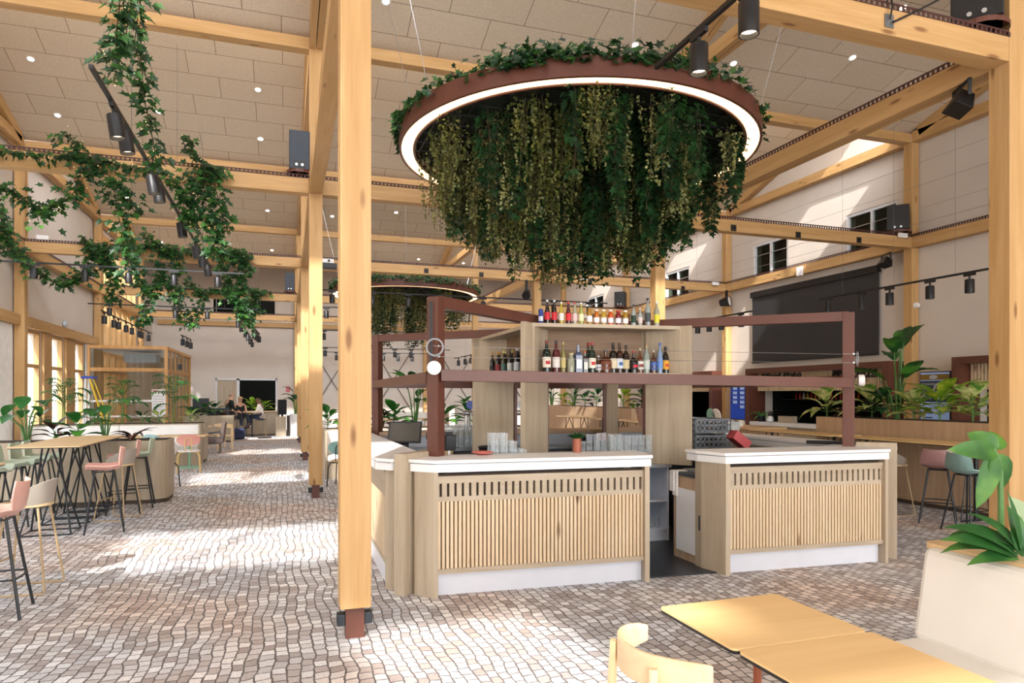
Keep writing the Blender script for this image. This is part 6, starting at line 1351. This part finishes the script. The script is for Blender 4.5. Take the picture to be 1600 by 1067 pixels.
MB().box(p.x - .25, 12.4, 0, p.x + .25, 12.8, 1.0).build('stand', OAK['z'], t); MB().lathe([(0, 0), (.13, 0), (.19, .3), (.2, .3), (.2, .36), (.17, .36), (.16, .3), (0, .3)], 18, (p.x, 12.6, 1.0)).build('pot_body', plain('terracotta_pale', 'b08d80', .7), t, smooth=True)
plant('broad', 'green plant with a yellow flower in the terracotta pot', (p.x, 12.6, 1.31), .6, .55, 110, LF['dark'], 14, 'plants seen through the bottle tower')
# service counter with cups
t = thing('service_counter', 'wooden service counter with white cups behind the bar', 'counter', (9.3, 12.9, 0)); MB().box(8.95, 11.3, 0, 9.6, 14.4, .95).build('cabinet', OAKD['z'], t); MB().box(8.9, 11.25, .95, 9.65, 14.45, .99).build('worktop', TOPL, t, bevel=.004)
CUP = plain('china_white', 'efedea', .3); cup0 = None
for k in range(12):
    y = 12.0 + .17 * k; x = 9.1 + .12 * (k % 2); loc = (x, y, .99)
    if cup0 is None:
        cup0 = thing('cup', 'x', 'cup', loc); MB().lathe([(0, 0), (.04, 0), (.055, .12), (.05, .12), (.036, .01), (0, .01)], 12).build('bowl', CUP, cup0, world=False, smooth=True); MB().tube([(.05, 0, .1), (.085, 0, .09), (.085, 0, .04), (.042, 0, .03)], .008, 5).build('handle', CUP, cup0, world=False); o = cup0
    else: o = dup(cup0, loc)
    tag(o, 'white cup in the row on the wooden service counter', 'cup', 'white cups on the service counter')
for k, (c, y) in enumerate((('7fb3a6', 13.55), ('efedea', 13.35))): tag(MB().lathe([(0, -.012), (.17, -.012), (.175, 0), (.17, .012), (0, .012)], 24).xf(Matrix.Translation((9.45, y, 1.165)) @ Matrix.Rotation(R(80), 4, 'Y')).build('plate', plain('plate_' + c, c, .35), smooth=True), '%s round plate standing upright on the service counter' % ['green', 'white'][k], 'plate', 'plates on the service counter')
# ================= right wall: food stalls, screens, posters
SLATD = plain('slat_gap', '54402f', .8)
def stall(label, y0, y1, zt, group='food stalls', texts=()):
    t = thing('food_stall', label, 'food stall', (12.7, (y0 + y1) / 2, 0), group); X0, X1 = 12.55, WR - .004
    for a in (y0, y1 - .16): MB().box(X0, a, 0, X1, a + .16, zt - .14).build('jamb', RUST, t)
    MB().box(X0, y0, zt - .14, X1, y1, zt).build('head', RUST, t)
    MB().box(X0 + .32, y0 + .16, zt - .62, X0 + .36, y1 - .16, zt - .14).build('sign_board', SLATD, t); b = MB(); n = int((y1 - y0 - .32) / .07)
    for k in range(n): a = y0 + .16 + (y1 - y0 - .32) * k / n; b.box(X0 + .28, a, zt - .64, X0 + .33, a + .045, zt - .14)
    b.build('slat_panel', PINE, t)
    MB().box(X0 + .1, y0 + .16, 0, X1 - .1, y1 - .16, .8).build('counter_front', OAK['z'], t); MB().box(X0 + .02, y0 + .16, .8, X1 - .05, y1 - .16, .9).build('counter_top', WHITE, t)
    for s, y, z, h in texts:
        cu = bpy.data.curves.new('t', 'FONT'); cu.body = s; cu.size = h; cu.shear = .35; cu.extrude = .012; cu.offset = .006; to = bpy.data.objects.new('t', cu); COL.objects.link(to)
        bpy.context.view_layer.update(); me = bpy.data.meshes.new_from_object(to.evaluated_get(bpy.context.evaluated_depsgraph_get())); bpy.data.objects.remove(to)
        o = bpy.data.objects.new('lettering', me); COL.objects.link(o); me.materials.clear(); me.materials.append(BLACK); o.parent = t
        o.matrix_local = Matrix(((0, 0, -1, X0 + .265 - t.location.x), (-1, 0, 0, y - t.location.y), (0, 1, 0, z), (0, 0, 0, 1)))
    return t
ty = lambda px: atX(px, 590, 12.82).y
stall('wide rust framed food stall with black script names, below the wall screen', 11.46, 16.35, 2.4, texts=(('Island Poké', ty(1189), 2.07, .34), ('Marcetta', ty(1298), 2.06, .38)))
stall('rust framed food stall with a slatted sign, right of the menu poster', 4.6, 9.98, 2.4); stall('rust framed food stall left of the blue menu screen', 17.95, 22.4, 2.4)
# shelf of sauces, pots in the stalls
t = thing('stall_shelf', 'dark shelf of the left food stall kitchen', 'shelf', (14.0, 15.0, 1.5)); MB().box(13.95, 13.3, 1.5, 14.3, 16.7, 1.53).build('board', plain('shelf_dark', '3a3632', .5), t)
cs = ['b9262c', 'c8382e', 'd8d2c6', 'd99a2c', 'b9262c', 'd06a2a', 'e0c050', 'c23a36', 'ddd6c8', 'b93a30']; 
for k in range(16): c = cs[k % 10]; y = 16.0 - .15 * k; t = thing('sauce_bottle', 'small sauce bottle on the dark shelf of the left food stall', 'bottle', (14.05, y, 1.53), 'sauce bottles in the food stall'); MB().lathe([(0, 0), (.03, 0), (.03, .12), (.012, .16), (.012, .19), (0, .19)], 10).build('body', plain('sauce_' + c, c, .4), t, world=False, smooth=True)
p = V(12.75, 15.9, .9); t = thing('pot', 'dark pot with a spiky grass plant on the stall counter', 'pot', p); MB().lathe([(0, 0), (.09, 0), (.11, .16), (.095, .16), (.09, .13), (0, .13)], 14, p).build('pot_body', BLACK, t, smooth=True); plant('strap', 'spiky light green grass plant on the stall counter', (12.75, 15.9, 1.035), .5, .2, 120, leafm('grass_leaf', '4f9a4a', '8fc06a', scale=3), 14, None)
t = thing('panda_figure', 'black and white round figure on the stall counter', 'ornament', (12.72, 15.5, .9)); MB().lathe([(0, 0), (.09, .02), (.1, .1), (.06, .16), (0, .17)], 14, (12.72, 15.5, .9)).build('body', WHITE, t, smooth=True); MB().lathe([(0, .15), (.06, .17), (.07, .22), (.04, .28), (0, .29)], 14, (12.72, 15.5, .9)).build('head', BLACK, t, smooth=True)
tag(MB().box(12.65, 14.6, .9, 12.85, 15.1, 1.08).build('till_box', OAK['y']), 'small wooden box on the white stall counter', 'box'); 
for k in range(3): tag(MB().lathe([(0, 0), (.13, 0), (.15, .2), (.14, .2), (.12, .02), (0, .02)], 16, (13.6, 9.6 - .5 * k, 1.55)).build('tub', plain('tub_%d' % k, ['c8b893', 'e6e4de', 'a89878'][k], .5), smooth=True), '%s tub on the shelf of the right food stall' % ['tan', 'white', 'brown'][k], 'tub', 'tubs in the right food stall')
tag(MB().box(13.4, 8.0, 1.51, 13.95, 10.0, 1.55).build('stall_shelf', STEEL), 'steel shelf of the right food stall kitchen', 'shelf'); tag(MB().box(13.5, 8.4, 1.05, 13.9, 9.9, 1.09).build('stall_shelf', STEEL), 'lower steel shelf of the right food stall kitchen', 'shelf')
tag(MB().box(13.5, 9.2, 2.1, 13.9, 9.75, 2.16).build('heat_lamp', emis('lamp_strip', 'fff3dd', 3)), 'small lit lamp under the right food stall sign', 'lamp')
# big dark roller screen
a, c = atX(1180, 462, WR), atX(1377, 413, WR); t = thing('wall_screen', 'large dark grey projection screen on the right wall', 'projection screen', (WR - .1, (a.y + c.y) / 2, 2.62))
MB().box(WR - .1, c.y, 2.62, WR - .07, a.y, 4.5).build('canvas', plain('canvas_dark', '2d2d30', .55, var=.02), t); MB().box(WR - .16, c.y - .03, 4.5, WR - .04, a.y + .03, 4.66).build('roller_case', BLACK, t); MB().box(WR - .115, c.y, 2.58, WR - .065, a.y, 2.62).build('weight_bar', BLACK, t)
def board(name, label, y0, y1, z0, z1, col, cat):
    t = thing(name, label, cat, (WR - .05, (y0 + y1) / 2, z0)); MB().box(WR - .05, y0, z0, WR - .004, y1, z1).build('frame', BLACK, t); return t, WR - .052
def q(t, x, y0, z0, y1, z1, n, col, em=0): return MB().box(x - .002, min(y0, y1), z0, x, max(y0, y1), z1).build(n, plain('print_' + col + ('e' if em else ''), col, .4, var=.0, emit=em), t)
t, x = board('menu_screen', 'blue lit menu screen between two food stalls', 17.02, 17.75, .9, 2.15, '1d3f9a', 'screen'); q(t, x, 17.04, .92, 17.73, 2.13, 'display', '1b3f9c', .5)
for r_ in range(6):
    for c_ in range(2):
        if r_ == 0 and c_ == 0: continue
        yy = 17.68 - .34 * c_; zz = 1.25 + .14 * r_; q(t, x - .003, yy, zz, yy - .05, zz + .07, 'dish_mark', '16222f'); q(t, x - .003, yy - .07, zz, yy - .27, zz + .085, 'menu_text', '9fb4d8', .4)
t, x = board('menu_poster', 'pale green poster left of the blue menu screen', 18.0, 18.25, .95, 2.2, '6f7d78', 'poster'); q(t, x, 18.01, .97, 18.24, 2.18, 'sheet', '7f8f8a'); q(t, x - .003, 18.05, 1.3, 18.2, 1.6, 'print', '55605b')
y0, y1 = 10.42, 11.12; t, x = board('menu_poster', 'blue menu poster with a gold heading and a round food photo', y0, y1, .95, 2.15, '', 'poster')
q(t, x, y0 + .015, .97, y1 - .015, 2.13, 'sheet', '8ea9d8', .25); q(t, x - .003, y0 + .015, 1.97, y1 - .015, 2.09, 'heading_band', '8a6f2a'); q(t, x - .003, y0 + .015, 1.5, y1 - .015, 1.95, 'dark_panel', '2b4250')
b = MB(); b.lathe([(0, 0), (.19, 0)], 28); b.xf(Matrix.Translation((x - .007, y0 + .2, 1.74)) @ Matrix.Rotation(R(-90), 4, 'Y')); b.build('food_photo', plain('photo_pale', 'b9c9e6', .4), t)
b = MB(); b.lathe([(.09, 0), (.15, 0)], 20); b.xf(Matrix.Translation((x - .009, y0 + .2, 1.74)) @ Matrix.Rotation(R(-90), 4, 'Y')); b.build('food_ring', plain('photo_dark', '4d5a5c', .5, var=.5, nscale=20), t)
b = MB(); b.lathe([(0, 0), (.045, 0)], 20); b.xf(Matrix.Translation((x - .007, y0 + .38, 2.03)) @ Matrix.Rotation(R(-90), 4, 'Y') @ Matrix.Scale(2.2, 4, (0, 1, 0))); b.build('logo_oval', plain('logo_pale', 'c9cfd8', .5), t)
for k in range(5): q(t, x - .005, y1 - .05, 1.56 + .05 * k, y1 - .28 + .03 * (k % 2), 1.575 + .05 * k, 'menu_text', '9fb0bd')
for k in range(3): q(t, x - .005, y1 - .1, 1.15 + .1 * k, y1 - .3, 1.18 + .1 * k, 'menu_text', '46607f')
def text_on(t, s, size, M, mat, name='lettering', shear=0, ext=.002):
    cu = bpy.data.curves.new('t', 'FONT'); cu.body = s; cu.size = size; cu.shear = shear; cu.extrude = ext; to = bpy.data.objects.new('t', cu); COL.objects.link(to)
    bpy.context.view_layer.update(); me = bpy.data.meshes.new_from_object(to.evaluated_get(bpy.context.evaluated_depsgraph_get())); bpy.data.objects.remove(to)
    o = bpy.data.objects.new(name, me); COL.objects.link(o); me.materials.clear(); me.materials.append(mat); o.parent = t; o.matrix_local = Matrix.Translation(-t.location) @ M; return o
text_on(t, 'FOUGASSES', .062, Matrix(((0, 0, -1, x - .007), (-1, 0, 0, y1 - .04), (0, 1, 0, 1.86), (0, 0, 0, 1))), plain('ink_pale', 'c4d2dc', .5))
# thin steel cables strung between the beams over the right aisle, pendant wires
b = MB()
for k, z in enumerate((5.3, 6.1)): b.tube([(XC - .25, 5, z), (XC - .25, 24, z)], .004, 4)
tag(b.build('steel_cable', plain('cable_thin', '8f8b86', .5)), 'pair of thin steel cables stretched along the right wall', 'cable')
# ================= front right: tables, chair, white bench and planter
def front_table(label, x0, y0, x1, y1, legs):
    t = thing('dining_table', label, 'table', ((x0 + x1) / 2, (y0 + y1) / 2, 0), 'square tables in front')
    MB().prism(rounded(x0, y0, x1, y1, .025), .742, .75).build('tabletop', MAPLE, t); MB().prism(rounded(x0, y0, x1, y1, .025), .73, .742).build('edge_band', BLACK, t)
    for x, y in legs: MB().tube([(x, y, 0), (x, y, .73)], .0165, 12).build('leg', plain('leg_rust', '8a4526', .35), t, smooth=True); MB().lathe([(0, 0), (.2, 0), (.2, .012), (.03, .02), (0, .02)], 24, (x, y, 0)).build('foot_plate', plain('leg_rust', '8a4526', .35), t, smooth=True)
front_table('yellow wood table with a black edge, farther one of the front pair', 1.50, 2.015, 2.105, 2.525, [(1.80, 2.27)])
front_table('yellow wood table with a black edge at the bottom of the photo', 1.505, 1.40, 2.11, 2.005, [(1.81, 1.7)])
t = wood_chair('pale beech chair with a curved back at the front tables', (1.335, 2.12, 0), R(-90), 'pale wooden chairs'); t.scale = (.88, .95, 1.0)
t = thing('bench', 'white upholstered bench with a tall back at the lower right', 'bench', (2.8, 1.4, 0), 'upholstered benches'); UP = plain('upholstery_cream', 'e9e3da', .55, var=.02, bump=.05)
MB().box(2.42, .2, .0, 3.0, 2.5, .3).build('base', OAK['y'], t); MB().box(2.36, .2, .3, 3.0, 2.56, .45).build('seat_cushion', UP, t, bevel=.03)
b = MB(); b.hexa([(2.96, .2, .44), (3.12, .2, .44), (3.12, 2.57, .44), (2.96, 2.57, .44)], [(3.04, .2, .885), (3.12, .2, .885), (3.12, 2.57, .885), (3.04, 2.57, .885)]); b.build('back_cushion', UP, t, bevel=.03)
t = thing('planter', 'planter with a pale wood ledge behind the white bench at the lower right', 'planter', (3.4, 1.6, 0), 'wooden planters')
MB().box(3.13, .2, 0, 3.72, 2.6, .87).build('box', OAK['z'], t); MB().prism(rounded(3.09, .2, 3.74, 2.62, .05), .87, .9).build('ledge', TOPL, t); MB().box(3.3, .4, .9, 3.68, 2.2, .908).build('soil', plain('soil', '3b2e24', .95), t)
def at3(px, py, z): v = fl(px, py, z); return v
# monstera with a tall stalk, lilies and a broad pale leaf
t = thing('monstera', 'tall monstera with drooping glossy leaves before the right column', 'plant', (3.5, 2.14, .905), 'plants in the front planter'); B = V(3.5, 2.14, .905)
D = 3.2
def at(px, py, dd=0):
    k = (px - CX) / FP; d = D + dd; return V(d * (SY + k * CY), d * (CY - k * SY), EYE - (py - HZ) * d / FP)
def lf(p0, p1, w, mt, bend=.5, shape=None, n=None, dd0=0, dd1=0, face=None, fold=.1):
    a, c = at(*p0, dd0), at(*p1, dd1); b = MB(); vw = face or (V(-SY, -CY, .35)); b.leaf(a, c - a + V(0, 0, (c - a).length * bend * .45), vw, (c - a).length * (1 + bend * .05), w, bend, shape=shape or [.3, .8, 1, .95, .7, .35, 0], fold=fold); return b.build('leaf', mt, t, smooth='all')
MN = leafm('monstera_leaf', '2a5a1a', '5f9030', scale=6, trans=.3, rough=.5, mid='3d7322')
MB().tube([at(1563, 868), at(1564, 800), at(1563, 740), at(1560, 715), at(1552, 700)], [.014, .013, .012, .009, .006], 8).build('stalk', PET, t, smooth=True)
S2 = [.45, .9, 1, .9, .75, .45, 0]
lf((1556, 705), (1516, 680), .12, MN, .5, S2); lf((1556, 702), (1552, 672), .1, MN, .3, S2, dd1=.05); lf((1556, 706), (1504, 717), .1, MN, .55, S2, dd1=-.1); lf((1553, 712), (1534, 795), .1, MN, .2, S2, dd1=-.06); lf((1555, 712), (1572, 765), .13, MN, .25, S2); lf((1557, 712), (1552, 775), .09, MN, .2, S2, dd1=.06); lf((1553, 730), (1547, 785), .08, MN, .2, S2, dd1=.1)
def rosette(label, base, leaves, mt, name='peace_lily'):
    global t, D
    t = thing(name, label, 'plant', base, 'plants in the front planter'); 
    for p0, p1, w, bd in leaves: lf(p0, p1, w * 1.2, mt, bd * 2.4, [.3, .75, 1, .95, .75, .4, 0], face=V(-SY * .7, -CY * .7, .9), dd1=-.08)
D = 3.05; LILY = leafm('lily_leaf', '2c5f2a', '5f9140', scale=4, trans=.25)
rosette('dark green lily with arching leaves over the ledge', tuple(at(1575, 872)), [((1585, 870), (1505, 845), .075, .5), ((1585, 865), (1520, 818), .07, .6), ((1590, 868), (1504, 868), .06, .7), ((1588, 860), (1512, 826), .045, .9), ((1590, 872), (1540, 892), .06, .6), ((1595, 860), (1588, 768), .035, .1), ((1592, 860), (1610, 800), .07, .4), ((1592, 866), (1640, 840), .08, .5), ((1590, 860), (1560, 800), .05, .5)], LILY)
D = 3.3
rosette('single broad pale leaf plant at the right edge above the ledge', tuple(at(1600, 870)), [((1602, 850), (1600, 782), .19, .2), ((1604, 860), (1625, 800), .15, .3), ((1600, 868), (1585, 845), .07, .4)], leafm('pale_leaf', 'a9bd94', 'cfd6b4', scale=5, trans=.3), 'caladium')
